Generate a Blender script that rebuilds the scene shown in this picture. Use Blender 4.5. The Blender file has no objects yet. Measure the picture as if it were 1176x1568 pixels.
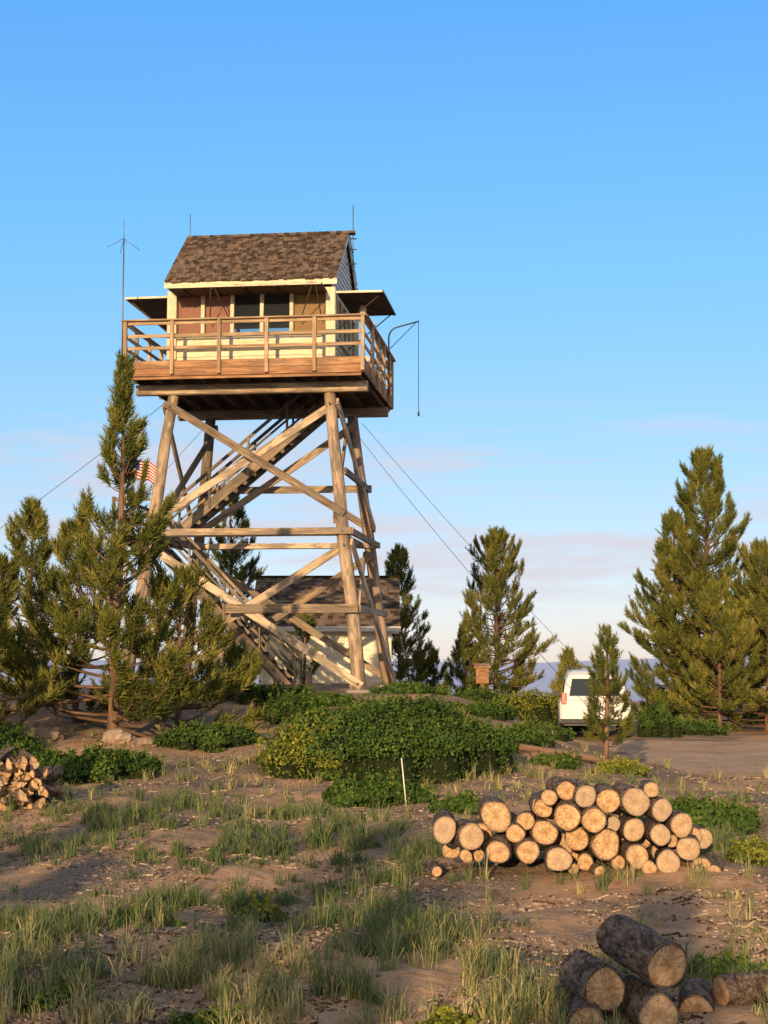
import bpy, math, random
import numpy as np
from mathutils import Vector, Matrix

scene = bpy.context.scene
random.seed(3)
RNG = np.random.default_rng(7)

# ------------------------------------------------------------------ helpers
def ss(a, b, t):
    t = np.clip((np.asarray(t, float) - a) / (b - a), 0, 1)
    return t * t * (3 - 2 * t)

def vn(x, y, seed=0.0):
    x = np.asarray(x, float); y = np.asarray(y, float)
    xi = np.floor(x); yi = np.floor(y)
    fx = x - xi; fy = y - yi
    fx = fx * fx * (3 - 2 * fx); fy = fy * fy * (3 - 2 * fy)
    def h(i, j):
        v = np.sin(i * 127.1 + j * 311.7 + seed * 74.7) * 43758.5453
        return v - np.floor(v)
    return (h(xi, yi) * (1 - fx) + h(xi + 1, yi) * fx) * (1 - fy) + (h(xi, yi + 1) * (1 - fx) + h(xi + 1, yi + 1) * fx) * fy

def road_mask(x, y):
    cy = 33 + (x - 9) * -0.35
    d = np.abs(y - cy) / 6.8
    return (1 - ss(0.75, 1.05, d + 0.25 * (vn(x * .5, y * .5, 5) - .5))) * ss(4.6, 6.2, x + .6 * (vn(x * .6, y * .6, 9) - .5))

def H(x, y):
    x = np.asarray(x, float); y = np.asarray(y, float)
    zl = -.17 + .17 * ss(15, 22, y) + .93 * ss(22, 36, y) - .5 * ss(46, 60, y)
    zr = -.2 - .15 * ss(15, 40, y) + .1 * ss(48, 62, y)
    w = ss(1.6, 6.0, x + .04 * (y - 20))
    z = zl * (1 - w) + zr * w
    rm = road_mask(x, y)
    near = 1 - ss(50, 80, np.hypot(x, y - 15))
    z = z + near * (1 - rm) * (.18 * (vn(x * .45, y * .45, 1) - .5) + .09 * (vn(x * 1.3, y * 1.3, 2) - .5))
    fine = near * (1 - ss(19, 27, y)) * (1 - ss(4, 7, np.abs(x)))
    z = z + fine * (.045 * (vn(x * 4, y * 4, 3) - .5) + .022 * (vn(x * 9, y * 9, 4) - .5))
    r = np.hypot(x, y - 15)
    d = np.maximum(0, r - 57)
    z = z - 340 * (1 - np.exp(-(d * d / (d + 25)) / 900.0))
    far = ss(9000, 20000, r)
    ridge = (vn(x / 7200, y / 7200, 11) * .7 + vn(x / 2600, y / 2600, 12) * .22 + vn(x / 900, y / 900, 13) * .08)
    z = z + far * np.clip(ridge - .2, 0, 1) * 280 * (0.5 + r / 45000)
    z = z + ss(300, 2500, r) * 60 * (vn(x / 400, y / 400, 14) - .5)
    return z

def Hs(x, y):
    return float(H(np.array([x]), np.array([y]))[0])

class MB:
    def __init__(s):
        s.v = []; s.f = []; s.n = 0; s.m = []; s.var = []; s.pv = []; s.sm = []
    def add(s, v, f, mat=0, var=None, pv=None, smooth=False):
        v = np.asarray(v, float).reshape(-1, 3)
        if isinstance(f, np.ndarray):
            fl = [f + s.n]
        else:
            by = {}
            for q in f: by.setdefault(len(q), []).append(q)
            fl = [np.array(a, int) + s.n for a in by.values()]
        s.v.append(v)
        s.pv.append(v if pv is None else np.asarray(pv, float).reshape(-1, 3))
        for a in fl:
            s.f.append(a)
            k = len(a)
            s.m.append(np.full(k, mat, int) if np.isscalar(mat) else np.asarray(mat))
            if var is None: vv = np.full(k, random.random())
            elif np.isscalar(var): vv = np.full(k, var)
            else: vv = np.asarray(var, float)
            s.var.append(vv)
            s.sm.append(np.full(k, smooth))
        s.n += len(v)
    def build(s, name, mats, parent=None, off=(0, 0, 0)):
        me = bpy.data.meshes.new(name)
        V = np.concatenate(s.v) + np.array(off)
        tot = np.concatenate([np.full(len(a), a.shape[1]) for a in s.f])
        L = np.concatenate([a.ravel() for a in s.f])
        start = np.concatenate([[0], np.cumsum(tot)[:-1]])
        me.vertices.add(len(V)); me.vertices.foreach_set('co', V.astype(np.float32).ravel())
        me.loops.add(len(L)); me.loops.foreach_set('vertex_index', L.astype(np.int32))
        me.polygons.add(len(tot)); me.polygons.foreach_set('loop_start', start.astype(np.int32))
        try: me.polygons.foreach_set('loop_total', tot.astype(np.int32))
        except Exception: pass
        me.polygons.foreach_set('material_index', np.concatenate(s.m).astype(np.int32))
        me.polygons.foreach_set('use_smooth', np.concatenate(s.sm))
        a = me.attributes.new('var', 'FLOAT', 'FACE'); a.data.foreach_set('value', np.concatenate(s.var).astype(np.float32))
        a = me.attributes.new('pv', 'FLOAT_VECTOR', 'POINT'); a.data.foreach_set('vector', np.concatenate(s.pv).astype(np.float32).ravel())
        me.update(calc_edges=True)
        for m in mats: me.materials.append(m)
        ob = bpy.data.objects.new(name, me)
        scene.collection.objects.link(ob)
        if parent is not None: ob.parent = parent
        return ob

def basis(d, up=(0, 0, 1)):
    d = np.asarray(d, float); d = d / np.linalg.norm(d)
    u = np.asarray(up, float)
    if abs(np.dot(u, d)) > .97: u = np.array([1., 0, 0])
    s = np.cross(d, u); s /= np.linalg.norm(s)
    u = np.cross(s, d)
    return s, u, d

def beam(mb, p0, p1, w, h, mat=0, up=(0, 0, 1), ch=.12, var=None, wob=0):
    """timber with chamfered edges: w across, h along 'up'"""
    p0 = np.asarray(p0, float); p1 = np.asarray(p1, float)
    s, u, d = basis(p1 - p0, up)
    L = np.linalg.norm(p1 - p0)
    c = ch * min(w, h)
    a, b = w / 2, h / 2
    sec = [(-a + c, -b), (a - c, -b), (a, -b + c), (a, b - c), (a - c, b), (-a + c, b), (-a, b - c), (-a, -b + c)]
    o = RNG.random(3) * 20
    V = []; P = []
    for k in (0, 1):
        for (x, y) in sec:
            V.append((p0 if k == 0 else p1) + s * x + u * y); P.append((x + o[0], y + o[1], k * L + o[2]))
    F = [(i, (i + 1) % 8, 8 + (i + 1) % 8, 8 + i) for i in range(8)]
    mb.add(V, F + [tuple(range(7, -1, -1)), tuple(range(8, 16))], mat, var if var is not None else random.random(), P)

def tube(mb, pts, rad, n=8, mat=0, var=None, cap=True, smooth=True, rough=0, seed=0):
    pts = np.asarray(pts, float); m = len(pts)
    rad = np.full(m, rad) if np.isscalar(rad) else np.asarray(rad, float)
    V = []; P = []; o = RNG.random(3) * 20; L = 0
    ref = (0, 0, 1) if abs((pts[-1] - pts[0])[2]) < .9 * np.linalg.norm(pts[-1] - pts[0]) else (1, 0, 0)
    for i in range(m):
        d = pts[min(i + 1, m - 1)] - pts[max(i - 1, 0)]
        s, u, d = basis(d, ref)
        if i: L += np.linalg.norm(pts[i] - pts[i - 1])
        for k in range(n):
            a = 2 * math.pi * k / n
            r = rad[i]
            if rough: r *= 1 + rough * (float(vn(k * 1.3 + seed, i * .9, seed)) - .5)
            V.append(pts[i] + r * (math.cos(a) * s + math.sin(a) * u))
            P.append((r * math.cos(a) + o[0], r * math.sin(a) + o[1], L + o[2]))
    F = []
    for i in range(m - 1):
        for k in range(n):
            F.append((i * n + k, i * n + (k + 1) % n, (i + 1) * n + (k + 1) % n, (i + 1) * n + k))
    v = random.random() if var is None else var
    if cap: F += [tuple(range(n - 1, -1, -1)), tuple(range((m - 1) * n, m * n))]
    mb.add(V, F, mat, v, P, smooth)

def quad(mb, a, b, c, d, mat=0, var=None, pv=None):
    mb.add([a, b, c, d], [(0, 1, 2, 3)], mat, var, pv)

# ------------------------------------------------------------------ materials
def new_mat(name):
    m = bpy.data.materials.new(name); m.use_nodes = True
    nt = m.node_tree; nt.nodes.clear()
    out = nt.nodes.new('ShaderNodeOutputMaterial')
    b = nt.nodes.new('ShaderNodeBsdfPrincipled')
    nt.links.new(b.outputs[0], out.inputs[0])
    b.inputs['Roughness'].default_value = .85
    b.inputs['Specular IOR Level'].default_value = .15
    return m, nt, b, out

def N(nt, t, **kw):
    n = nt.nodes.new(t)
    for k, v in kw.items(): setattr(n, k, v)
    return n

def math_(nt, op, a, b=None, c=None):
    n = N(nt, 'ShaderNodeMath', operation=op)
    for i, v in enumerate((a, b, c)):
        if v is None: continue
        if isinstance(v, (int, float)): n.inputs[i].default_value = v
        else: nt.links.new(v, n.inputs[i])
    return n.outputs[0]

def ramp(nt, fac, stops):
    r = N(nt, 'ShaderNodeValToRGB')
    while len(r.color_ramp.elements) < len(stops): r.color_ramp.elements.new(.5)
    for e, (p, c) in zip(r.color_ramp.elements, stops):
        e.position = p; e.color = (*c, 1)
    nt.links.new(fac, r.inputs[0])
    return r.outputs[0]

def mixc(nt, fac, a, b, mode='MIX'):
    n = N(nt, 'ShaderNodeMix', data_type='RGBA', blend_type=mode)
    for sock, v in ((n.inputs[0], fac), (n.inputs[6], a), (n.inputs[7], b)):
        if isinstance(v, (int, float)): sock.default_value = v
        elif isinstance(v, tuple): sock.default_value = (*v, 1)
        else: nt.links.new(v, sock)
    return n.outputs[2]

def noise(nt, vec, scale, detail=4, rough=.6):
    n = N(nt, 'ShaderNodeTexNoise'); n.inputs['Scale'].default_value = scale
    n.inputs['Detail'].default_value = detail; n.inputs['Roughness'].default_value = rough
    if vec is not None: nt.links.new(vec, n.inputs['Vector'])
    return n.outputs['Fac']

def attr(nt, name):
    n = N(nt, 'ShaderNodeAttribute'); n.attribute_name = name
    return n

def mapping(nt, vec, scale):
    n = N(nt, 'ShaderNodeMapping'); n.inputs['Scale'].default_value = scale
    nt.links.new(vec, n.inputs[0]); return n.outputs[0]

def bump(nt, b, h, strength, dist=.02):
    n = N(nt, 'ShaderNodeBump'); n.inputs['Strength'].default_value = strength; n.inputs['Distance'].default_value = dist
    nt.links.new(h, n.inputs['Height']); nt.links.new(n.outputs[0], b.inputs['Normal'])

def wood(name, dark, mid, light, rough=.85, varamt=1.0, streak=30, grey=None, greyamt=.5):
    m, nt, b, o = new_mat(name)
    pv = attr(nt, 'pv').outputs['Vector']; var = attr(nt, 'var').outputs['Fac']
    g = noise(nt, mapping(nt, pv, (streak, streak, 1.6)), 1.0, 4, .65)
    g2 = noise(nt, mapping(nt, pv, (3, 3, .8)), 1.0, 2)
    f = math_(nt, 'ADD', math_(nt, 'MULTIPLY', g, .75), math_(nt, 'MULTIPLY', g2, .4))
    f = math_(nt, 'ADD', f, math_(nt, 'MULTIPLY', math_(nt, 'SUBTRACT', var, .5), .22 * varamt))
    c = ramp(nt, f, [(.38, dark), (.56, mid), (.72, light)])
    if grey:
        g3 = noise(nt, mapping(nt, pv, (5, 5, 1.3)), 1.0, 3, .7)
        k = ramp(nt, g3, [(.46, (0, 0, 0)), (.56, (greyamt,) * 3)])
        c = mixc(nt, k, c, grey)
    nt.links.new(c, b.inputs['Base Color']); b.inputs['Roughness'].default_value = rough
    bump(nt, b, g, .5, .01)
    return m

def plain(name, col, rough=.6, spec=.3, metal=0, dirt=0.0, scale=4):
    m, nt, b, o = new_mat(name)
    b.inputs['Roughness'].default_value = rough; b.inputs['Specular IOR Level'].default_value = spec
    b.inputs['Metallic'].default_value = metal
    tc = N(nt, 'ShaderNodeTexCoord').outputs['Object']
    n = noise(nt, tc, scale, 3)
    c = mixc(nt, math_(nt, 'MULTIPLY', n, dirt), col, tuple(x * .35 for x in col))
    nt.links.new(c, b.inputs['Base Color'])
    return m

def paint(name, col, wear=(.3, .24, .17)):
    m, nt, b, o = new_mat(name)
    pv = attr(nt, 'pv').outputs['Vector']; var = attr(nt, 'var').outputs['Fac']
    g = noise(nt, mapping(nt, pv, (14, 14, 2.5)), 1, 4, .7)
    f = math_(nt, 'ADD', g, math_(nt, 'MULTIPLY', math_(nt, 'SUBTRACT', var, .5), .12))
    c = ramp(nt, f, [(.30, wear), (.40, tuple(.8 * a for a in col)), (.6, col)])
    nt.links.new(c, b.inputs['Base Color']); b.inputs['Roughness'].default_value = .6
    bump(nt, b, g, .2, .004)
    return m

def foliage(name, stops, trans=0):
    m, nt, b, out = new_mat(name)
    var = attr(nt, 'var').outputs['Fac']
    c = ramp(nt, var, stops)
    d = N(nt, 'ShaderNodeBsdfDiffuse'); nt.links.new(c, d.inputs[0])
    if trans:
        t = N(nt, 'ShaderNodeBsdfTranslucent'); nt.links.new(c, t.inputs[0])
        mx = N(nt, 'ShaderNodeMixShader'); mx.inputs[0].default_value = trans
        nt.links.new(d.outputs[0], mx.inputs[1]); nt.links.new(t.outputs[0], mx.inputs[2])
        nt.links.new(mx.outputs[0], out.inputs[0])
    else: nt.links.new(d.outputs[0], out.inputs[0])
    nt.nodes.remove(b)
    return m

M = {}
M['timber'] = wood('weathered_timber', (.09, .065, .05), (.34, .24, .165), (.55, .42, .30), grey=(.16, .135, .115), greyamt=.75)
M['brace'] = wood('brace_plank', (.13, .095, .07), (.43, .31, .205), (.67, .53, .39), grey=(.21, .18, .15), greyamt=.75, varamt=1.7)
M['stair'] = wood('stair_plank', (.08, .06, .045), (.22, .17, .125), (.38, .30, .22), grey=(.14, .12, .10), greyamt=.7, varamt=1.4)
M['stain'] = wood('stained_board', (.15, .07, .035), (.37, .19, .10), (.52, .32, .185), grey=(.20, .125, .085), greyamt=.6)
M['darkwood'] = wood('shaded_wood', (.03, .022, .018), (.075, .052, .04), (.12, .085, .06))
M['rail'] = wood('rail_wood', (.22, .14, .085), (.46, .32, .20), (.66, .50, .34), grey=(.27, .21, .15), greyamt=.55)
M['cream'] = paint('cream_paint', (.82, .73, .53))
M['cream2'] = paint('cabin_paint', (.88, .83, .68), (.5, .44, .34))
M['white'] = paint('white_paint', (.80, .78, .74))
M['shingle'] = wood('cedar_shingle', (.045, .033, .027), (.12, .085, .064), (.22, .16, .12), varamt=1.7)
M['steel'] = plain('galvanised_steel', (.22, .22, .23), .45, .5, .6, .4)
M['cable'] = plain('cable_steel', (.06, .06, .065), .5, .4, .3)
M['curtain'] = plain('window_blind', (.58, .27, .19), .8, .1, 0, .3, 2)
M['curtain2'] = plain('interior_panel', (.52, .31, .13), .8, .1, 0, .3, 2)
M['concrete'] = plain('concrete', (.36, .34, .31), .9, .2, 0, .6, 9)
M['bark_pine'] = wood('pine_bark', (.05, .035, .028), (.15, .09, .06), (.28, .175, .12), streak=12)
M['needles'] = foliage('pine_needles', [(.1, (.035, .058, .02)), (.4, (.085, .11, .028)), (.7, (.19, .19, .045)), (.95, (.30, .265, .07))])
M['leaf'] = foliage('shrub_leaf', [(.1, (.025, .052, .016)), (.45, (.06, .115, .028)), (.75, (.12, .175, .04)), (.95, (.24, .24, .05))])
M['leaf_gold'] = foliage('shrub_leaf_gold', [(.1, (.06, .09, .02)), (.45, (.15, .18, .035)), (.75, (.28, .28, .05)), (.95, (.42, .38, .08))])
M['hull'] = plain('shrub_dark_hull', (.025, .034, .015), .95, .05, 0, .5, 9)  # dark green for the solid core that stops shrubs being see-through
M['grass'] = foliage('grass_blade', [(.05, (.085, .135, .05)), (.35, (.15, .20, .085)), (.6, (.28, .29, .13)), (.8, (.52, .43, .21)), (1, (.68, .56, .32))], .25)

def glass_mat():
    m, nt, b, out = new_mat('window_glass')
    b.inputs['Base Color'].default_value = (.05, .06, .06, 1); b.inputs['Roughness'].default_value = .06
    b.inputs['Specular IOR Level'].default_value = .8
    t = N(nt, 'ShaderNodeBsdfTransparent'); t.inputs[0].default_value = (.9, .92, .9, 1)
    mx = N(nt, 'ShaderNodeMixShader'); mx.inputs[0].default_value = .2
    nt.links.new(t.outputs[0], mx.inputs[1]); nt.links.new(b.outputs[0], mx.inputs[2]); nt.links.new(mx.outputs[0], out.inputs[0])
    return m
M['glass'] = glass_mat()

def ground_mat():
    m, nt, b, out = new_mat('ground_dirt_haze')
    tc = N(nt, 'ShaderNodeTexCoord').outputs['Object']
    n1 = noise(nt, tc, .55, 3, .6); n2 = noise(nt, tc, 7, 4, .7); n3 = noise(nt, tc, 38, 3, .75)
    dirt = ramp(nt, n2, [(.3, (.36, .215, .125)), (.5, (.57, .36, .22)), (.72, (.70, .49, .32))])
    lit = ramp(nt, n3, [(.3, (.08, .062, .048)), (.5, (.26, .20, .15)), (.7, (.52, .42, .33))])
    f = math_(nt, 'ADD', math_(nt, 'MULTIPLY', n1, 1.1), math_(nt, 'MULTIPLY', n2, .5))
    fm = ramp(nt, f, [(.70, (0, 0, 0)), (.88, (1, 1, 1))])
    c = mixc(nt, fm, dirt, lit)
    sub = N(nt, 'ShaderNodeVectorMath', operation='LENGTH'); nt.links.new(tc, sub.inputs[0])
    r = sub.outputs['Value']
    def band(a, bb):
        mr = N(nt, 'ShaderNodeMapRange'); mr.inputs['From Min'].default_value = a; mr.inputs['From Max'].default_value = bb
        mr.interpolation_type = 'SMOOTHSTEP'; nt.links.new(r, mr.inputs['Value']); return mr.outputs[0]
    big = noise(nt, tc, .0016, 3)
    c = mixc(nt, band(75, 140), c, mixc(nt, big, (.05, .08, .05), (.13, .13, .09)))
    c = mixc(nt, band(300, 4000), c, mixc(nt, big, (.36, .46, .62), (.48, .55, .68)))  # this mix and the next paint bluish distance haze into the ground colour
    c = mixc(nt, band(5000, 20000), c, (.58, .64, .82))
    nt.links.new(c, b.inputs['Base Color']); b.inputs['Roughness'].default_value = 1; b.inputs['Specular IOR Level'].default_value = 0
    hh = math_(nt, 'ADD', math_(nt, 'MULTIPLY', n3, .6), n2)
    nb = N(nt, 'ShaderNodeBump'); nb.inputs['Distance'].default_value = .06; nt.links.new(hh, nb.inputs['Height'])
    nt.links.new(math_(nt, 'SUBTRACT', .9, math_(nt, 'MULTIPLY', band(30, 80), .9)), nb.inputs['Strength'])
    nt.links.new(nb.outputs[0], b.inputs['Normal'])
    return m
def road_mat():
    m, nt, b, out = new_mat('dirt_road_surface')
    tc = N(nt, 'ShaderNodeTexCoord').outputs['Object']
    n1 = noise(nt, tc, .7, 5, .7); n2 = noise(nt, tc, 16, 5, .8)
    f = math_(nt, 'ADD', math_(nt, 'MULTIPLY', n1, .5), math_(nt, 'MULTIPLY', n2, .6))
    c = ramp(nt, f, [(.38, (.36, .24, .15)), (.54, (.62, .43, .29)), (.70, (.82, .63, .46))])
    nt.links.new(c, b.inputs['Base Color']); b.inputs['Roughness'].default_value = 1; b.inputs['Specular IOR Level'].default_value = 0
    bump(nt, b, n2, 1.0, .07)
    return m
def log_end_mat():
    m, nt, b, out = new_mat('sawn_log_end')
    pv = attr(nt, 'pv').outputs['Vector']; var = attr(nt, 'var').outputs['Fac']
    sp = N(nt, 'ShaderNodeSeparateXYZ'); nt.links.new(pv, sp.inputs[0])
    x, y, z = sp.outputs
    wob = noise(nt, pv, 2.2, 3)
    x2 = math_(nt, 'ADD', x, math_(nt, 'MULTIPLY', math_(nt, 'SUBTRACT', var, .5), .4))
    r = math_(nt, 'SQRT', math_(nt, 'ADD', math_(nt, 'MULTIPLY', x, x), math_(nt, 'MULTIPLY', y, y)))
    rc = math_(nt, 'SQRT', math_(nt, 'ADD', math_(nt, 'MULTIPLY', x2, x2), math_(nt, 'MULTIPLY', y, y)))
    rr = math_(nt, 'ADD', rc, math_(nt, 'MULTIPLY', wob, .3))
    rings = math_(nt, 'SINE', math_(nt, 'MULTIPLY', rr, 48))
    base = ramp(nt, rr, [(.12, (.42, .23, .10)), (.35, (.68, .42, .21)), (.75, (.80, .55, .32)), (1.05, (.62, .41, .24))])
    c = mixc(nt, math_(nt, 'MULTIPLY', math_(nt, 'ADD', rings, 1), .10), base, (.24, .12, .05))
    c = mixc(nt, ramp(nt, math_(nt, 'ADD', r, math_(nt, 'MULTIPLY', wob, .12)), [(.95, (0, 0, 0)), (.985, (1, 1, 1))]), c, (.07, .045, .03))
    ang = math_(nt, 'ARCTAN2', y, x)
    cv = N(nt, 'ShaderNodeCombineXYZ'); nt.links.new(math_(nt, 'MULTIPLY', ang, 2.0), cv.inputs[0]); nt.links.new(z, cv.inputs[1]); nt.links.new(math_(nt, 'MULTIPLY', r, .9), cv.inputs[2])
    cr = noise(nt, cv.outputs[0], 1.3, 3)
    ck = ramp(nt, math_(nt, 'ABSOLUTE', math_(nt, 'SUBTRACT', cr, .52)), [(.006, (1, 1, 1)), (.03, (0, 0, 0))])
    c = mixc(nt, math_(nt, 'MULTIPLY', ck, .8), c, (.13, .065, .03))
    st = noise(nt, pv, 1.9, 5, .75)
    c = mixc(nt, ramp(nt, st, [(.47, (0, 0, 0)), (.60, (.8, .8, .8))]), c, (.38, .21, .11))
    c = mixc(nt, math_(nt, 'MULTIPLY', math_(nt, 'MULTIPLY', var, var), .75), c, (.42, .35, .28))
    nt.links.new(c, b.inputs['Base Color']); b.inputs['Roughness'].default_value = .8
    bump(nt, b, math_(nt, 'ADD', st, cr), .6, .012)
    return m
def bark_mat():
    m, nt, b, out = new_mat('log_bark')
    tc = N(nt, 'ShaderNodeTexCoord').outputs['Object']
    n0 = noise(nt, mapping(nt, tc, (34, 12, 34)), 1, 5, .72); n = noise(nt, tc, 7, 3, .6)
    f = math_(nt, 'ADD', math_(nt, 'MULTIPLY', n0, .8), math_(nt, 'MULTIPLY', n, .3))
    c = ramp(nt, f, [(.42, (.05, .038, .03)), (.52, (.20, .145, .115)), (.59, (.33, .25, .205)), (.70, (.50, .41, .34))])
    nt.links.new(c, b.inputs['Base Color']); b.inputs['Roughness'].default_value = .95; b.inputs['Specular IOR Level'].default_value = .05
    bump(nt, b, f, 1.0, .12)
    return m
def rock_mat():
    m, nt, b, out = new_mat('granite_rock')
    tc = N(nt, 'ShaderNodeTexCoord').outputs['Object']; var = attr(nt, 'var').outputs['Fac']
    n = noise(nt, tc, 9, 5, .7)
    f = math_(nt, 'ADD', n, math_(nt, 'MULTIPLY', math_(nt, 'SUBTRACT', var, .5), .35))
    c = ramp(nt, f, [(.3, (.12, .085, .065)), (.5, (.27, .20, .155)), (.7, (.42, .33, .26))])
    nt.links.new(c, b.inputs['Base Color']); bump(nt, b, n, .8, .03)
    return m
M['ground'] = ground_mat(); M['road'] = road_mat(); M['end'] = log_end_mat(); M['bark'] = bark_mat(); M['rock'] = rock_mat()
M['chip'] = wood('litter_chip', (.06, .042, .03), (.23, .165, .115), (.50, .39, .29), varamt=2.2)

# ------------------------------------------------------------------ ground sheet
def graded(lo, hi, step, g, far):
    a = list(np.arange(lo, hi + step, step))
    s = step; x = a[-1]
    while x < far: s *= g; x += s; a.append(x)
    s = step; x = a[0]; pre = []
    while x > -far: s *= g; x -= s; pre.append(x)
    return np.array(pre[::-1] + a)
xs = graded(-4.5, 5.0, .075, 1.07, 42000); ys = graded(7.5, 20, .075, 1.06, 42000)
X, Y = np.meshgrid(xs, ys)
Z = H(X, Y)
nx, ny = len(xs), len(ys)
idx = np.arange(nx * ny).reshape(ny, nx)
F = np.stack([idx[:-1, :-1], idx[:-1, 1:], idx[1:, 1:], idx[1:, :-1]], -1).reshape(-1, 4)
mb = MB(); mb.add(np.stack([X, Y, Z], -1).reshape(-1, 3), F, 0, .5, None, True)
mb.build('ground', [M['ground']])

xs2 = np.arange(4.6, 24, .25); ys2 = np.arange(20, 44, .25)
X, Y = np.meshgrid(xs2, ys2); Z = H(X, Y) + .03 - .12 * (1 - ss(.25, .6, road_mask(X, Y)))
nx, ny = len(xs2), len(ys2); idx = np.arange(nx * ny).reshape(ny, nx)
F = np.stack([idx[:-1, :-1], idx[:-1, 1:], idx[1:, 1:], idx[1:, :-1]], -1).reshape(-1, 4)
mk = road_mask(X, Y); keep = (mk[:-1, :-1] + mk[1:, 1:] + mk[1:, :-1] + mk[:-1, 1:]).ravel() > .2
mb = MB(); mb.add(np.stack([X, Y, Z], -1).reshape(-1, 3), F[keep], 0, .5, None, True)
mb.build('dirt_road', [M['road']])

# ------------------------------------------------------------------ vegetation
def norm(a): return a / np.maximum(np.linalg.norm(a, axis=-1, keepdims=True), 1e-9)

def tuft_template(k, r, length=.17, nl=.10, w=.019):
    V = []
    for i in range(k):
        t = i / k; a = i * 2.4 + r.random() * .5
        tilt = math.radians(14 + 46 * (1 - t) * r.uniform(.7, 1.1))
        root = np.array([0, 0, t * length])
        out = np.array([math.cos(a), math.sin(a), 0])
        d = out * math.sin(tilt) + np.array([0, 0, 1]) * math.cos(tilt)
        side = np.array([-math.sin(a), math.cos(a), 0])
        side = side * math.cos(r.random() * 3) + np.cross(d, side) * math.sin(r.random() * 3)
        side /= np.linalg.norm(side)
        l = nl * r.uniform(.8, 1.2)
        V += [root - side * w / 2, root + side * w / 2, root + d * l]
    return np.array(V)

def scatter_template(mb, T, P, D, S, mat, var, fsz=3):
    r = RNG
    D = norm(D); A = norm(np.cross(D, norm(r.normal(size=D.shape)))); B = np.cross(D, A)
    V = P[:, None, :] + S[:, None, None] * (T[None, :, 0:1] * A[:, None, :] + T[None, :, 1:2] * B[:, None, :] + T[None, :, 2:3] * D[:, None, :])
    n = len(P); k = len(T)
    F = np.arange(n * k).reshape(-1, fsz)
    mb.add(V.reshape(-1, 3), F, mat, np.repeat(var, k // fsz))

def pine(name, x, y, h, R, clear=.08, seed=1, dens=1.0, needles=13, ts=1.15, base_e=.8, power=.75, lumps=.9, gap=.22, fill=.6, tone=0.0):
    r = np.random.default_rng(seed); mb = MB()
    z0 = Hs(x, y) - .08
    n = 12
    wob = np.cumsum(r.normal(0, .012 * h, (n, 2)), 0) * .35
    wob -= wob[0]
    tp = np.array([[wob[i, 0], wob[i, 1], h * i / (n - 1)] for i in range(n)])
    r0 = .011 * h + .03
    tube(mb, tp, [r0 * (1 - i / (n - 1)) ** .8 + .006 for i in range(n)], 8, 0, .5, rough=.25, seed=seed)
    nb = int(h * 15 * dens)
    P = []; Dd = []; S = []; Vv = []
    ph = r.random() * 9
    for i in range(nb):
        s = min(.99, (i + r.random()) / nb); s = s ** 1.05
        t = clear + (1 - clear) * s
        e = (1 - s) ** power * min(1, base_e + s * 1.5)
        az = i * 2.399 + r.normal(0, .5)
        q_ = float(vn(az % 6.283 / 6.283 * 5 + ph, s * h * 1.3 + ph, seed))
        if q_ < gap and s < .93: continue
        lump = (1 - lumps / 2) + lumps * q_
        L = max(.12, R * e * lump * r.uniform(.7, 1.12) + .06)
        el = math.radians(-4 + 48 * s + r.normal(0, 9))
        o = np.array([np.interp(t * h, tp[:, 2], tp[:, 0]), np.interp(t * h, tp[:, 2], tp[:, 1]), t * h])
        pts = [o]; m = 6; bend = math.radians(r.uniform(30, 75))
        for k in range(m):
            ee = el + bend * (k / m) ** 1.6
            a2 = az + r.normal(0, .10)
            pts.append(pts[-1] + (L / m) * np.array([math.cos(a2) * math.cos(ee), math.sin(a2) * math.cos(ee), math.sin(ee)]))
        pts = np.array(pts)
        br = .008 + .014 * L
        tube(mb, pts[::2] if L < .6 else pts, np.linspace(br, .005, len(pts[::2] if L < .6 else pts)), 4, 0, .4, cap=False)
        clumpv = r.random()
        nt_ = int(3 + L * 9 * min(dens, 1.4))
        for j in range(nt_):
            f = 1 - r.random() ** 1.6 * fill
            fi = f * m; k = min(int(fi), m - 1)
            p = pts[k] + (pts[k + 1] - pts[k]) * (fi - k)
            d = pts[k + 1] - pts[k]; d = d / np.linalg.norm(d)
            sgn = 1 if r.random() < .5 else -1
            sd = np.array([-d[1], d[0], 0]); sd /= np.linalg.norm(sd) + 1e-9
            tw = d * r.uniform(.4, 1.0) + sd * sgn * r.uniform(.1, 1.0) + np.array([0, 0, r.uniform(.1, 1.1)])
            tw /= np.linalg.norm(tw)
            tl = r.uniform(.10, .32) * min(1, .4 + L * .7) * (1.25 - f * .4)
            for q in (0.4, 1.0):
                P.append(p + tw * tl * q); Dd.append(tw + r.normal(0, .12, 3) + np.array([0, 0, .3 * q])); S.append(r.uniform(.8, 1.3) * ts)
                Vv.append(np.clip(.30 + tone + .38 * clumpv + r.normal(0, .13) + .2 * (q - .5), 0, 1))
        for q in (.85, 1.0):
            P.append(pts[0] + (pts[-1] - pts[0]) * q); Dd.append(pts[-1] - pts[-2] + np.array([0, 0, .02])); S.append(1.2 * ts); Vv.append(.5)
    for q in np.linspace(.9, 1, 6):
        P.append([tp[-1, 0], tp[-1, 1], h * q]); Dd.append([0, 0, 1]); S.append(.9 * ts); Vv.append(.6)
    T = tuft_template(needles, r)
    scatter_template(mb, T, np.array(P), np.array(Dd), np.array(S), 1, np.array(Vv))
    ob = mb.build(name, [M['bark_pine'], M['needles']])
    ob.location = (x, y, z0)
    return ob

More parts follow.
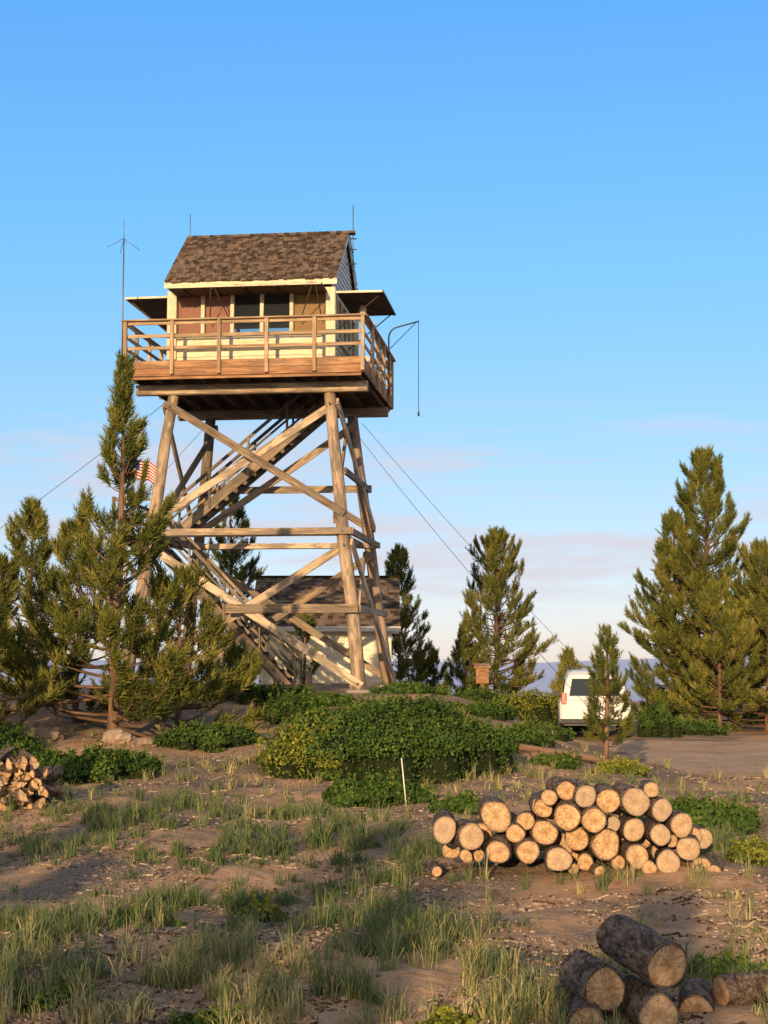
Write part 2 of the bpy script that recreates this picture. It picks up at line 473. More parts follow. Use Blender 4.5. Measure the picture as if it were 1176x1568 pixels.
trees = [
 (-4.9, 28.0, 6.75, 2.0, dict(clear=.04, seed=11, dens=1.2, lumps=1.3, power=1.3, gap=.27, fill=.55)),
 (-7.1, 31.0, 4.1, 1.2, dict(clear=.04, seed=12, dens=1.2, lumps=1.1, gap=.25)),
 (-6.9, 27.3, 3.0, 1.35, dict(clear=.03, seed=13, dens=1.4, power=.55)),
 (-5.9, 29.8, 3.6, 1.4, dict(clear=.03, seed=14, dens=1.3, power=.6)),
 (-3.85, 29.0, 2.7, 1.35, dict(clear=.06, seed=15, dens=1.3, power=.45, tone=.1)),
 (-4.75, 47.3, 6.0, 1.3, dict(clear=.05, seed=16, dens=1.2, power=.5)),
 (.65, 58.0, 5.2, 1.15, dict(clear=.05, seed=17, dens=1.3, power=.5)),
 (1.9, 60.0, 1.65, .55, dict(clear=.03, seed=18, dens=1.5)),
 (4.15, 58.0, 6.5, 1.75, dict(clear=.08, seed=19, dens=1.6, power=.42, gap=.16, lumps=.9, tone=.05)),
 (3.0, 57.0, 3.0, .75, dict(clear=.05, seed=20, dens=1.3)),
 (9.8, 46.5, 8.1, 2.1, dict(clear=.02, seed=21, dens=1.6, power=.55, gap=.16)),
 (8.85, 47.5, 6.2, 1.5, dict(clear=.02, seed=22, dens=1.6, power=.45)),
 (11.1, 45.0, 5.2, 1.8, dict(clear=.02, seed=23, dens=1.6, power=.45, tone=.05)),
 (9.6, 44.4, 3.9, 1.5, dict(clear=.02, seed=29, dens=1.6, power=.4, tone=.05)),
 (5.95, 50.0, 2.2, .6, dict(clear=.03, seed=24, dens=1.5, tone=.2)),
 (-9.2, 33.0, 4.2, 1.5, dict(clear=.05, seed=28, dens=1.0)),
 # pines standing beside and behind the viewpoint; their long shadows cross the clearing
 (-1.7, -6.0, 4.0, 1.2, dict(seed=71, dens=.9, needles=8, ts=1.5, gap=.2)),
 (-3.4, -4.5, 3.7, 1.1, dict(seed=74, dens=.9, needles=8, ts=1.5, gap=.2)),
 (-5.0, -6.5, 5.0, 1.3, dict(seed=72, dens=.9, needles=8, ts=1.5, gap=.2)),
 (-6.7, -3.5, 4.0, 1.1, dict(seed=80, dens=.9, needles=8, ts=1.5, gap=.2)),
 (-8.3, -5.0, 5.2, 1.3, dict(seed=73, dens=.9, needles=8, ts=1.5, gap=.2)),
 (1.9, -5.0, 6.8, 1.3, dict(seed=75, dens=.7, needles=8, ts=1.5, gap=.3)),
 (5.6, -4.0, 8.3, 1.5, dict(seed=76, dens=.7, needles=8, ts=1.5, gap=.3)),
 (-6.8, 12.5, 2.6, .9, dict(seed=77, dens=.9, needles=8, ts=1.4)),
 (-8.6, 17.5, 4.2, 1.2, dict(seed=78, dens=.8, needles=8, ts=1.4)),
 (-10.5, 22.5, 5.4, 1.4, dict(seed=79, dens=.6, needles=8, ts=1.5)),
]
for i, (x, y, h, R, kw) in enumerate(trees):
    pine('pine_tree', x, y, h, R, **kw)
saplings = [(4.0, 28.0, 2.2, .46, dict(clear=.14, seed=25, dens=1.5, lumps=.9, ts=.8, gap=.1, tone=-.15)),
            (-2.4, 46.3, 2.1, .6, dict(clear=.08, seed=26, dens=.9)),
            (-3.2, 33.5, 1.0, .35, dict(clear=.03, seed=27, dens=1.2)),
            (1.3, 62, 1.6, .5, dict(clear=.03, seed=31, dens=1.2))]
for x, y, h, R, kw in saplings: pine('pine_sapling', x, y, h, R, **kw)

def shrub(name, x, y, rx, ry, h, n, seed, mat='leaf', leaf=.05, shoots=60, lobes=None):
    r = np.random.default_rng(seed); mb = MB()
    z0 = Hs(x, y) - .05
    K = lobes or max(6, int(14 * rx))
    cen = []
    for i in range(K):
        a = i * 2.399 + r.normal(0, .3); q = math.sqrt((i + .5) / K) * .82
        hh = math.sqrt(max(.1, 1 - (q ** 2.2) * .95)) * h * r.uniform(.80, 1.06)
        cr = max(.12, .40 * min(rx, ry) * r.uniform(.75, 1.15))
        cen.append((math.cos(a) * q * rx, math.sin(a) * q * ry, hh, cr))
    cen.append((0, 0, h * .95, .5 * min(rx, ry)))
    Vall = []; Nall = []; var = []
    per = n // len(cen)
    for (cx, cy, hh, cr) in cen:
        d = norm(r.normal(size=(per, 3))); d[:, 2] = np.abs(d[:, 2]) * 1.0 - .12
        rad = cr * (1 - .30 * r.random(per) ** 2) * (1 + .25 * (vn(d[:, 0] * 3 + cx * 7, d[:, 1] * 3 + d[:, 2] * 4, seed) - .5))
        hz = min(hh * .5, cr * 1.2)
        p = np.stack([cx + d[:, 0] * rad, cy + d[:, 1] * rad, hh - hz + d[:, 2] * hz * rad / cr], -1)
        low = r.random(per) < .3
        p[low, 2] *= r.random(low.sum())
        sunlit_gold = .24 * max(0, -cx / rx) if rx > 1.5 else 0  # wide shrubs: sunlight from the left put into the leaf colour
        Vall.append(p); Nall.append(d); var.append(np.clip(r.normal(.40 + sunlit_gold, .15, per) + .32 * (r.random() - .5) + .15 * (p[:, 2] / h - .6), 0, 1))
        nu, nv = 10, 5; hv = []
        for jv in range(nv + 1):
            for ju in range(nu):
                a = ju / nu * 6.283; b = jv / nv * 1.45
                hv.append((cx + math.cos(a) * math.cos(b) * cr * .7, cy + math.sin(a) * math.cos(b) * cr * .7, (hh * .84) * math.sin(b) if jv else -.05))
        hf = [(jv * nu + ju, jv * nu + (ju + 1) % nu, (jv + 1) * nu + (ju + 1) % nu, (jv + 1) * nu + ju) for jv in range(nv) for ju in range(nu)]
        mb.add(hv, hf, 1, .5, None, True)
    for _ in range(shoots):
        cx, cy, hh, cr = cen[r.integers(len(cen))]
        b = np.array([cx + r.normal(0, cr * .5), cy + r.normal(0, cr * .5), hh * r.uniform(.7, .95)])
        d = norm(np.array([r.normal(0, .35), r.normal(0, .35), 1.])); l = r.uniform(.06, .22) * (h / .8) ** .5
        k = 14; t = r.random(k)
        Vall.append(b + d * (t * l)[:, None] + r.normal(0, .012, (k, 3))); Nall.append(norm(r.normal(size=(k, 3)) + d)); var.append(np.clip(r.normal(.62, .12, k), 0, 1))
    P = np.concatenate(Vall); Nn = norm(np.concatenate(Nall) + r.normal(0, .6, P.shape)); Vv = np.concatenate(var)
    T = np.array([[0, -.5, 0], [.32, 0, .06], [0, .5, 0], [-.32, 0, .06]])
    scatter_template(mb, T, P, Nn, leaf * r.uniform(.7, 1.3, len(P)), 0, Vv, 4)
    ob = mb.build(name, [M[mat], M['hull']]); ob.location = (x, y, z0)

shrubs = [
 (.05, 24.6, 1.85, 1.4, 1.30, 40000, 41, 'leaf'),
 (1.25, 25.2, .85, .9, .9, 11000, 42, 'leaf'),
 (-1.15, 24.0, .8, .8, .80, 12000, 43, 'leaf_gold'),
 (-.1, 20.6, .75, .5, .48, 11000, 44, 'leaf'),
 (.95, 19.0, .38, .3, .26, 3000, 45, 'leaf'),
 (-4.2, 23.6, .95, .7, .55, 9000, 46, 'leaf'),
 (-5.5, 23.6, .8, .6, .5, 6000, 47, 'leaf'),
 (-3.1, 27.0, 1.0, .7, .5, 8000, 48, 'leaf'),
 (-1.8, 30.5, .8, .6, .62, 7000, 49, 'leaf'),
 (2.3, 28.0, .8, .7, .35, 5000, 50, 'leaf'),
 (2.9, 26.2, .6, .4, .25, 3000, 51, 'leaf'),
 (3.9, 25.6, .6, .4, .25, 3000, 52, 'leaf_gold'),
 (4.0, 43.5, 1.1, .9, 1.25, 9000, 53, 'leaf_gold'),
 (5.2, 46.5, 1.1, .9, 1.2, 7000, 54, 'leaf'),
 (7.25, 41.5, .65, .6, 1.0, 5000, 55, 'leaf'),
 (3.8, 18.6, .8, .6, .38, 8000, 56, 'leaf'),
 (3.75, 15.6, .35, .3, .28, 3500, 57, 'leaf_gold'),
 (2.15, 10.0, .3, .25, .16, 3000, 58, 'leaf'),
 (-2.05, 9.4, .4, .3, .12, 3500, 59, 'leaf'),
 (-.98, 12.6, .17, .15, .2, 1600, 60, 'leaf_gold'),
 (-1.9, 12.0, .4, .25, .12, 2500, 61, 'leaf'),
 (.38, 8.8, .16, .14, .13, 1500, 62, 'leaf_gold'),
 (-1.0, 8.9, .16, .14, .12, 1200, 63, 'leaf'),
 (-3.4, 34.0, 2.2, .6, .45, 6000, 64, 'leaf'),
 (.5, 35.5, 1.0, .6, .3, 4000, 65, 'leaf'),
 (2.6, 44.0, 1.2, .8, .6, 4000, 66, 'leaf'),
 (8.6, 43.0, 1.0, .6, .5, 4000, 67, 'leaf'),
 (3.3, 32.5, .7, .5, .35, 3000, 68, 'leaf'),
 (-6.5, 26.0, .8, .6, .6, 4000, 69, 'leaf'),
 (-1.2, 33.0, .9, .5, .35, 4500, 70, 'leaf'),
 (2.0, 31.5, .9, .5, .36, 4500, 71, 'leaf'),
 (.9, 30.0, .7, .5, .42, 4500, 72, 'leaf'),
]
for (x, y, rx, ry, h, n, sd, mt) in shrubs:
    shrub('shrub', x, y, rx, ry, h, n, sd, mt, leaf=.052 if y > 17 else .036, shoots=int(60 * rx))

patches = [(-3.1, 18.3, 1.0, 1.7, 1.2, .22), (-.85, 15.6, 1.1, 1.5, 1.6, .12), (-2.1, 13.6, .9, .7, 1.1, .18), (-2.7, 11.8, .8, .8, 1.0, .25),
  (-1.9, 10.0, .9, .6, 1.1, .35), (-.35, 12.0, .6, .8, 1.2, .3), (.3, 11.3, .5, .6, 1.1, .42), (0, 9.5, .8, .45, 1.2, .5), (.6, 8.9, .35, .4, 1.0, .6),
  (3.4, 17.0, .7, 1.0, 1.2, .25), (2.2, 14.3, .3, .12, .8, .4), (-1.4, 10.3, .5, .4, 1.0, .75), (1.9, 9.8, .3, .4, .7, .3), (3.0, 13.8, .3, .4, .8, .6),
  (-1.0, 18.5, .8, .8, .7, .35), (2.6, 24, 1.2, 1.2, .5, .5), (-2.8, 24.5, 1.0, .8, .5, .6), (3.5, 12.0, .4, .8, .7, .6), (-.9, 13.4, .6, .6, 1.1, .15), (-1.2, 9.0, .6, .4, .8, .75)]
def make_grass():
    r = np.random.default_rng(99)
    n = 75000
    y = 7.6 + 24 * r.random(n) ** 1.5; x = r.uniform(-1, 1, n) * (y * .30)
    d = np.zeros(n); dry = np.full(n, .0); wsum = np.full(n, 1e-6)
    for (px, py, sx, sy, w, dr) in patches:
        g = w * np.exp(-(((x - px) / sx) ** 2 + ((y - py) / sy) ** 2))
        d += g; dry += g * dr; wsum += g
    dry = (dry + .05 * .6) / (wsum + .05)
    tex = vn(x * 2.6, y * 1.8, 31) * .5 + vn(x * 6, y * 4.5, 32) * .5
    prob = np.clip(np.minimum(d, 1.25) * (tex * 3.6 - 1.55), 0, 1) * .42 + .02 * (tex > .45)
    prob *= (1 - road_mask(x, y))
    bare = np.exp(-(((x - 1.7) / 1.1) ** 2 + ((y - 13.3) / .7) ** 2)); prob *= 1 - .9 * bare
    pile = (x > .35) & (x < 3.2) & (y > 14.5) & (y < 15.4)
    keep = (r.random(n) < prob) & ~pile
    x = x[keep]; y = y[keep]; dry = np.clip(dry[keep] + r.normal(0, .16, keep.sum()), 0, 1)
    nt_ = len(x); bl = 17
    hgt = r.uniform(.06, .29, nt_) * (.55 + .75 * vn(x * 1.5, y * 1.5, 33))
    X = np.repeat(x, bl); Yy = np.repeat(y, bl); Hh = np.repeat(hgt, bl) * r.uniform(.4, 1.2, nt_ * bl); Dr = np.repeat(dry, bl)
    k = len(X)
    X = X + r.normal(0, .022, k); Yy = Yy + r.normal(0, .022, k)
    a = r.random(k) * 6.283; lean = np.abs(r.normal(0, .55, k))
    Zz = H(X, Yy) - .01
    w = r.uniform(.0022, .005, k) * (1 + np.clip(Yy - 12, 0, 20) * .06)
    ca, sa = np.cos(a), np.sin(a); b = r.random(k) * 3.14; wx, wy = np.cos(b) * w, np.sin(b) * w
    p0 = np.stack([X, Yy, Zz], -1)
    mid = p0 + np.stack([ca * lean * Hh * .35, sa * lean * Hh * .35, Hh * .58], -1)
    tip = p0 + np.stack([ca * lean * Hh * 1.1, sa * lean * Hh * 1.1, Hh * (1 - .3 * np.minimum(lean, 1.5))], -1)
    W = np.stack([wx, wy, 0 * wx], -1)
    V = np.stack([p0 - W, p0 + W, mid + W * .8, mid - W * .8, tip], 1).reshape(-1, 3)
    base = (np.arange(k) * 5)[:, None]
    var = np.clip(.10 + Dr * .85 + r.normal(0, .13, k), 0, 1)
    mb = MB()
    F4 = base + np.array([[0, 1, 2, 3]]); F3 = base + np.array([[3, 2, 4]])
    mb.add(V, F4, 0, var); mb.n -= len(V)
    mb.v.append(np.zeros((0, 3))); mb.pv.append(np.zeros((0, 3)))
    mb.f.append(F3); mb.m.append(np.zeros(k, int)); mb.var.append(var); mb.sm.append(np.full(k, False)); mb.n += len(V)
    mb.build('grass', [M['grass']])
make_grass()

def make_litter():
    r = np.random.default_rng(5)
    n = 34000
    y = 7.6 + 22 * r.random(n) ** 1.6; x = r.uniform(-1, 1, n) * (y * .3)
    keep = vn(x * .9, y * .9, 51) * .6 + vn(x * 3, y * 3, 52) * .4 > .44
    x = x[keep]; y = y[keep]; n = len(x)
    L = r.uniform(.015, .05, n); L[r.random(n) < .10] *= 4.5
    w = r.uniform(.004, .012, n); h = r.uniform(.003, .008, n)
    a = r.random(n) * 6.28; z = H(x, y) + h * .6
    d = np.stack([np.cos(a), np.sin(a), r.normal(0, .18, n)], -1); s = np.stack([-np.sin(a), np.cos(a), r.normal(0, .25, n)], -1); u = np.cross(d, s)
    c = np.stack([x, y, z], -1)
    V = []
    for (i, j, k) in [(-1, -1, -1), (1, -1, -1), (1, 1, -1), (-1, 1, -1), (-.8, -.8, 1), (.9, -.7, 1), (.8, .9, 1), (-.9, .7, 1)]:
        V.append(c + d * (i * L / 2)[:, None] + s * (j * w / 2)[:, None] + u * (k * h)[:, None])
    V = np.stack(V, 1).reshape(-1, 3)
    fb = np.array([(4, 5, 6, 7), (0, 1, 5, 4), (1, 2, 6, 5), (2, 3, 7, 6), (3, 0, 4, 7)])
    F = ((np.arange(n) * 8)[:, None, None] + fb[None]).reshape(-1, 4)
    mb = MB(); mb.add(V, F, 0, np.repeat(r.random(n) ** 1.5, 5)); mb.build('wood_chip_litter', [M['chip']])
make_litter()

def rock(mb, c, s, seed, mat=0, sc=(1, 1, .7)):
    r = np.random.default_rng(seed)
    nu, nv = 9, 6; V = []
    cut = norm(r.normal(size=(7, 3))); dist = r.uniform(.62, .95, 7)
    for j in range(nv + 1):
        for i in range(nu):
            a = i / nu * 6.283 + .2 * j; b = -1.5 + 3.0 * j / nv
            d = np.array([math.cos(a) * math.cos(b), math.sin(a) * math.cos(b), math.sin(b)])
            rad = 1.0
            for q, dd in zip(cut, dist):
                dt = d @ q
                if dt > .01: rad = min(rad, dd / dt)
            V.append(np.array(c) + d * rad * s * np.array(sc))
    F = [(j * nu + i, j * nu + (i + 1) % nu, (j + 1) * nu + (i + 1) % nu, (j + 1) * nu + i) for j in range(nv) for i in range(nu)]
    F += [tuple(range(nu - 1, -1, -1)), tuple(range(nv * nu, (nv + 1) * nu))]
    mb.add(V, F, mat, r.random())
rr = np.random.default_rng(8)
for k, (x, y, s) in enumerate([(-4.6, 27.0, .26), (-4.1, 26.7, .17), (-6.0, 27.5, .3), (-2.2, 28.2, .16)]):
    mb = MB(); rock(mb, (0, 0, 0), s, 300 + k, 0, (1.3, 1, .7)); o = mb.build('boulder', [M['rock']]); o.location = (x, y, Hs(x, y) + s * .2)
mb = MB()
for i in range(400):
    y = 8 + 22 * rr.random(); x = rr.uniform(-1, 1) * y * .28
    rock(mb, (x, y, Hs(x, y)), rr.uniform(.012, .04), 500 + i, 0, (1, .8, .6))
mb.build('gravel_stones', [M['rock']])

# ------------------------------------------------------------------ logs
def log(mb, c0, d, L, rad, seed, wedge=None):
    r = np.random.default_rng(seed)
    s, u, d = basis(d)
    n = 22; ecc = r.uniform(.86, 1.0); rot = r.random() * 6.28; c0 = np.asarray(c0, float)
    prof = [rad * (1 + .20 * (float(vn(math.cos(2 * math.pi * k / n) * 1.5 + 5, math.sin(2 * math.pi * k / n) * 1.5 + 5, seed)) - .5)) * (1 - (1 - ecc) * math.cos(2 * math.pi * k / n + rot) ** 2) for k in range(n)]
    if wedge:   # split piece: keep an angular sector of the round
        for k in range(n):
            a = (2 * math.pi * k / n - rot) % (2 * math.pi)
            if a > wedge: prof[k] = rad * .18
    rings = [(0, .97), (.015, 1.0), (L * .2, 1.01), (L * .4, 1.0), (L * .6, 1.01), (L * .8, .99), (L - .015, .98), (L, .95)]
    V = []
    for (l, sc) in rings:
        for k in range(n):
            a = 2 * math.pi * k / n; q = prof[k] * sc * (1 + .08 * (float(vn(k * .9 + l * 9, l * 12, seed + 1)) - .5) * (1 if 0 < l < L else 0))
            V.append(c0 + d * l + (math.cos(a) * s + math.sin(a) * u) * q)
    F = [(i * n + k, i * n + (k + 1) % n, (i + 1) * n + (k + 1) % n, (i + 1) * n + k) for i in range(len(rings) - 1) for k in range(n)]
    mb.add(V, F, 0, r.random(), None, wedge is None)
    vv = float(r.random() ** 1.3)
    for (l, sg, sc) in ((0, -1, .97), (L, 1, .95)):
        E = [c0 + d * l]; P = [(0, 0, seed * 1.37)]
        for q in (.5, 1.0):
            for k in range(n):
                a = 2 * math.pi * k / n
                E.append(c0 + d * (l + sg * .004 * (q < 1)) + (math.cos(a) * s + math.sin(a) * u) * prof[k] * sc * q)
                P.append((math.cos(a) * q, math.sin(a) * q, seed * 1.37))
        Fe = [(0, 1 + k, 1 + (k + 1) % n) for k in range(n)]
        Fq = [(1 + k, 1 + n + k, 1 + n + (k + 1) % n, 1 + (k + 1) % n) for k in range(n)]
        if sg < 0: Fe = [f[::-1] for f in Fe]; Fq = [f[::-1] for f in Fq]
        mb.add(E, [tuple(f) for f in Fe] + Fq, 1, vv, P)

pile_px = [(680,1275,20),(720,1284,20),(760,1257,25),(712,1313,11),(732,1315,10),(760,1306,19),(789,1282,15),(805,1264,15),(835,1281,20),(807,1308,18),
 (832,1244,15),(866,1254,21),(868,1217,17),(838,1225,13),(895,1225,18),(906,1259,19),(884,1290,20),(852,1317,20),(877,1335,9),(896,1326,14),(931,1233,19),
 (926,1297,23),(940,1269,12),(973,1233,24),(969,1276,19),(1014,1246,18),(1008,1282,17),(972,1314,19),(946,1326,12),(1018,1322,18),(1047,1271,19),(1054,1306,18),(1033,1297,10),
 (1072,1335,16),(998,1216,12),(990,1332,12)]
mb = MB(); gz = Hs(1.75, 14.7)
for i, (u, v, rad) in enumerate(pile_px):
    x = (u - 588) / 163.; z = gz + .01 + (1343 - v) / 163.
    yy = 14.62 + random.uniform(-.12, .12) + (.12 if u > 1030 else 0)
    ang = random.uniform(-.20, .20) + (.3 if u > 1030 else 0) * random.random()
    log(mb, (x, yy, max(z, gz + rad / 163 * .8)), (ang, 1, random.uniform(-.08, .10)), random.uniform(.42, .52), rad / 160., 600 + i)
for i in range(26):
    x = .65 + i * .097; hmax = .15 + .5 * math.exp(-((x - 2.0) / .9) ** 2)
    log(mb, (x, 15.05 + random.uniform(0, .1), gz + .1 + random.random() * hmax), (random.uniform(-.1, .1), 1, 0), .45, random.uniform(.09, .13), 700 + i)
for i, (u, v, rad) in enumerate([(668,1318,8),(1088,1325,11),(1062,1340,9),(915,1336,9)]):
    log(mb, ((u - 588) / 163., 14.55, gz + .05), (random.uniform(-.5, .5), 1, 0), .4, rad / 160., 760 + i)
mb.build('log_pile', [M['bark'], M['end']])

mb = MB(); g2 = Hs(1.45, 8.85)
log(mb, (1.565, 8.70, g2 + .31), (-.42, 1, .16), .55, .142, 801)
log(mb, (1.225, 8.72, g2 + .18), (-.18, 1, .0), .5, .125, 802)
log(mb, (1.50, 8.62, g2 + .05), (-.15, 1, .0), .5, .13, 803)
log(mb, (1.10, 8.60, g2 + .02), (.1, 1, .0), .5, .10, 804)
log(mb, (1.75, 8.85, g2 + .02), (.2, 1, .0), .5, .11, 805)
log(mb, (1.93, 9.05, g2 + .09), (1, .35, .02), .6, .10, 806)
log(mb, (1.30, 9.0, g2 + .05), (.1, 1, .0), .5, .12, 807)
mb.build('firewood_logs', [M['bark'], M['end']])
mb = MB()
for i in range(60):
    k = i % 12; row = i // 12
    x = -4.98 + k * .072 * (1 - row * .08) + row * .03 + rr.normal(0, .02); y = 19.3 + rr.normal(0, .08)
    log(mb, (x, y, Hs(-4.6, 19.5) + .05 + row * .125), (rr.normal(0, .5), 1, rr.normal(0, .25)), .4, rr.uniform(.08, .12), 900 + i, wedge=rr.choice([1.6, 2.1, 3.2]))
mb.build('split_firewood_pile', [M['bark'], M['end']])
mb = MB()
for (a, b_, r_) in [((2.35, 27.0), (4.1, 26.6), .06), ((2.5, 26.4), (3.3, 26.9), .045)]:
    za = Hs(*a) + .1; zb = Hs(*b_) + .08
    tube(mb, [(a[0], a[1], za), ((a[0] + b_[0]) / 2, (a[1] + b_[1]) / 2, (za + zb) / 2 + .03), (b_[0], b_[1], zb)], [r_, r_ * .9, r_ * .7], 8, 0, rough=.3)
mb.build('fallen_log', [M['bark_pine']])

# ------------------------------------------------------------------ lookout tower
BZ = .95
tower = bpy.data.objects.new('fire_lookout_tower', None); scene.collection.objects.link(tower)
tower.location = (-3.18, 41.4, BZ); tower.rotation_euler = (0, 0, math.radians(-7))
OFF = (0, 0, -BZ)
ZT, ZB = 8.55, .85
def lp(sx, sy, z, extra=0):
    t = (ZT - z) / (ZT - ZB); q = 2.05 + t * .93
    return np.array([sx * q, sy * q, z])
mb = MB()
for sx in (-1, 1):
    for sy in (-1, 1):
        pts = [lp(sx, sy, ZB + (ZT - ZB) * k / 6) + np.array([random.uniform(-.025, .025), random.uniform(-.02, .02), 0]) * (0 < k < 6) for k in range(7)]
        tube(mb, pts, [.175 - .03 * k / 6 for k in range(7)], 12, 0, rough=.14, seed=sx + 3 * sy)
mb.build('legs', [M['timber']], tower, OFF)
mb = MB()
for sx in (-1, 1):
    for sy in (-1, 1):
        p = lp(sx, sy, ZB); beam(mb, (p[0], p[1], .45), (p[0], p[1], 1.0), .6, .6, 0, (0, 1, 0), .06)
mb.build('footings', [M['concrete']], tower, OFF)

mb = MB()
def face(a, b, n):
    n = np.array(n, float)
    def P(which, z, off): return lp(*which, z) + n * off
    def plank(w0, z0, w1, z1, off, w=.2, th=.07, ext=.12):
        p = P(w0, z0, off); q = P(w1, z1, off); d = (q - p) / np.linalg.norm(q - p)
        beam(mb, p - d * ext, q + d * ext, th, w, 0, np.cross(n, d), .08)
    plank(a, 8.25, b, 5.45, .19); plank(b, 8.25, a, 5.30, -.19)
    plank(a, 4.62, b, 1.15, .19); plank(b, 4.62, a, 1.15, -.19)
    plank(a, 4.95, b, 4.95, .20, .17, .09, .28); plank(a, 4.93, b, 4.93, -.20, .15, .08, .2)
    return plank, P
pf, Pf = face((-1, -1), (1, -1), (0, -1, 0))
m0 = (Pf((-1, -1), 3.0, .28) + Pf((1, -1), 3.0, .28)) / 2
beam(mb, m0 + np.array([-.4, 0, 0]), Pf((1, -1), 3.0, .28) + np.array([.2, 0, 0]), .08, .22, 0)
beam(mb, Pf((-1, -1), 1.05, .22), Pf((1, -1), 1.05, .22) + np.array([-1.2, 0, 0]), .1, .17, 0)
pb, Pb = face((-1, 1), (1, 1), (0, 1, 0))
pb((-1, 1), 6.55, (1, 1), 6.55, .2, .2, .09, .25)
pr, Pr = face((1, -1), (1, 1), (1, 0, 0)); pr((1, -1), 6.5, (1, 1), 6.5, .2, .17, .08, .1); pr((1, -1), 3.0, (1, 1), 3.0, .2, .17, .08, .1)
pl_, Pl = face((-1, -1), (-1, 1), (-1, 0, 0)); pl_((-1, -1), 3.0, (-1, 1), 3.0, .2, .17, .08, .1)
mb.build('cross_braces', [M['brace']], tower, OFF)
mb = MB()
for z in (8.25, 5.4, 4.95, 4.6, 3.0, 1.15):
    for sx in (-1, 1):
        p = lp(sx, -1, z) + np.array([0, -.24, 0]); beam(mb, p, p + np.array([0, -.03, 0]), .06, .06, 0)
mb.build('bolts', [M['cable']], tower, OFF)

D0 = 3.05
mb = MB()
for y in (-2.15, 2.15): beam(mb, (-D0 + .05, y, 8.69), (D0 + .0, y, 8.69), .24, .27, 0)
mb.build('cap_beams', [M['brace']], tower, OFF)
mb = MB()
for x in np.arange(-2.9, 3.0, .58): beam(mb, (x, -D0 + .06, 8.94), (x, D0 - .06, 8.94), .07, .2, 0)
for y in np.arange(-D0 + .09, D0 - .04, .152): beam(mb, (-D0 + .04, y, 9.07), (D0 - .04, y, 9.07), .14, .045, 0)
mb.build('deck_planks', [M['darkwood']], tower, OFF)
mb = MB()
for sy in (-1, 1):
    beam(mb, (-D0 - .03, sy * D0, 9.19), (D0 + .03, sy * D0, 9.19), .05, .2, 0)
    beam(mb, (-D0 - .03, sy * (D0 - .004), 8.99), (D0 + .03, sy * (D0 - .004), 8.99), .05, .19, 0)
for sx in (-1, 1): beam(mb, (sx * D0, -D0 + .03, 9.10), (sx * D0, D0 - .03, 9.10), .05, .36, 0)
for sy in (-1, 1): beam(mb, (-D0 + .05, sy * (D0 - .05), 8.86), (D0 - .05, sy * (D0 - .05), 8.86), .045, .08, 0)
mb.build('deck_fascia', [M['stain']], tower, OFF)
mb = MB()
for k in range(6):
    q = -D0 + k * 2 * D0 / 5
    for sgn in (-1, 1):
        beam(mb, (q, sgn * (D0 + .075), 8.93), (q, sgn * (D0 + .075), 10.30), .095, .09, 0, (0, 1, 0))
        if 0 < k < 5: beam(mb, (sgn * (D0 + .075), q, 8.93), (sgn * (D0 + .075), q, 10.30), .095, .09, 0, (0, 1, 0))
for z, hh in ((10.26, .08), (9.93, .085), (9.62, .085)):
    for sgn in (-1, 1):
        beam(mb, (-D0 - .04, sgn * (D0 + .005), z), (D0 + .04, sgn * (D0 + .005), z), .04, hh, 0)
        beam(mb, (sgn * (D0 + .003), -D0 + .03, z - .004), (sgn * (D0 + .003), D0 - .03, z - .004), .04, hh, 0)
for sgn in (-1, 1):
    beam(mb, (-D0 - .1, sgn * (D0 + .05), 10.33), (D0 + .1, sgn * (D0 + .05), 10.33), .15, .04, 0)
    beam(mb, (sgn * (D0 + .05), -D0 - .02, 10.327), (sgn * (D0 + .05), D0 + .02, 10.327), .15, .04, 0)
mb.build('railing', [M['rail']], tower, OFF)

C = 2.15
mb = MB()
def siding(mb, axis, sgn, z0, z1, half, pos, mat=0, tri=None):
    z = z0
    while z < z1 - .02:
        z2 = min(z + .15, z1); hw = half
        if tri: hw = max(.03, tri(z2))
        hw0 = tri(z) if tri else half
        o0, o1 = .035, .008
        if axis == 'y':
            a = [(-hw0, sgn * (pos + o0), z), (hw0, sgn * (pos + o0), z), (hw, sgn * (pos + o1), z2), (-hw, sgn * (pos + o1), z2)]
            bt = [(-hw0, sgn * (pos + o0), z), (hw0, sgn * (pos + o0), z), (hw0, sgn * (pos), z + .001), (-hw0, sgn * pos, z + .001)]
        else:
            a = [(sgn * (pos + o0), -hw0, z), (sgn * (pos + o0), hw0, z), (sgn * (pos + o1), hw, z2), (sgn * (pos + o1), -hw, z2)]
            bt = [(sgn * (pos + o0), -hw0, z), (sgn * (pos + o0), hw0, z), (sgn * pos, hw0, z + .001), (sgn * pos, -hw0, z + .001)]
        v = random.random(); o = random.random() * 9
        quad(mb, *a, mat, v, [(o, 0, 0), (o, 0, 4), (o + .1, 0, 4), (o + .1, 0, 0)]); quad(mb, *bt, mat, v)
        z = z2
for ax in 'xy':
    for sg in (-1, 1): siding(mb, ax, sg, 9.1, 10.02, C - .06, C - .04)
for sg in (-1, 1):
    beam(mb, (-C + .05, sg * (C - .07), 9.56), (C - .05, sg * (C - .07), 9.56), .04, .9, 0)
    beam(mb, (sg * (C - .07), -C + .1, 9.56), (sg * (C - .07), C - .1, 9.56), .04, .9, 0)
for sx in (-1, 1):
    for sy in (-1, 1):
        beam(mb, (sx * (C - .06), sy * (C - .06), 9.1), (sx * (C - .06), sy * (C - .06), 11.28), .25, .25, 0, (0, 1, 0), .05)
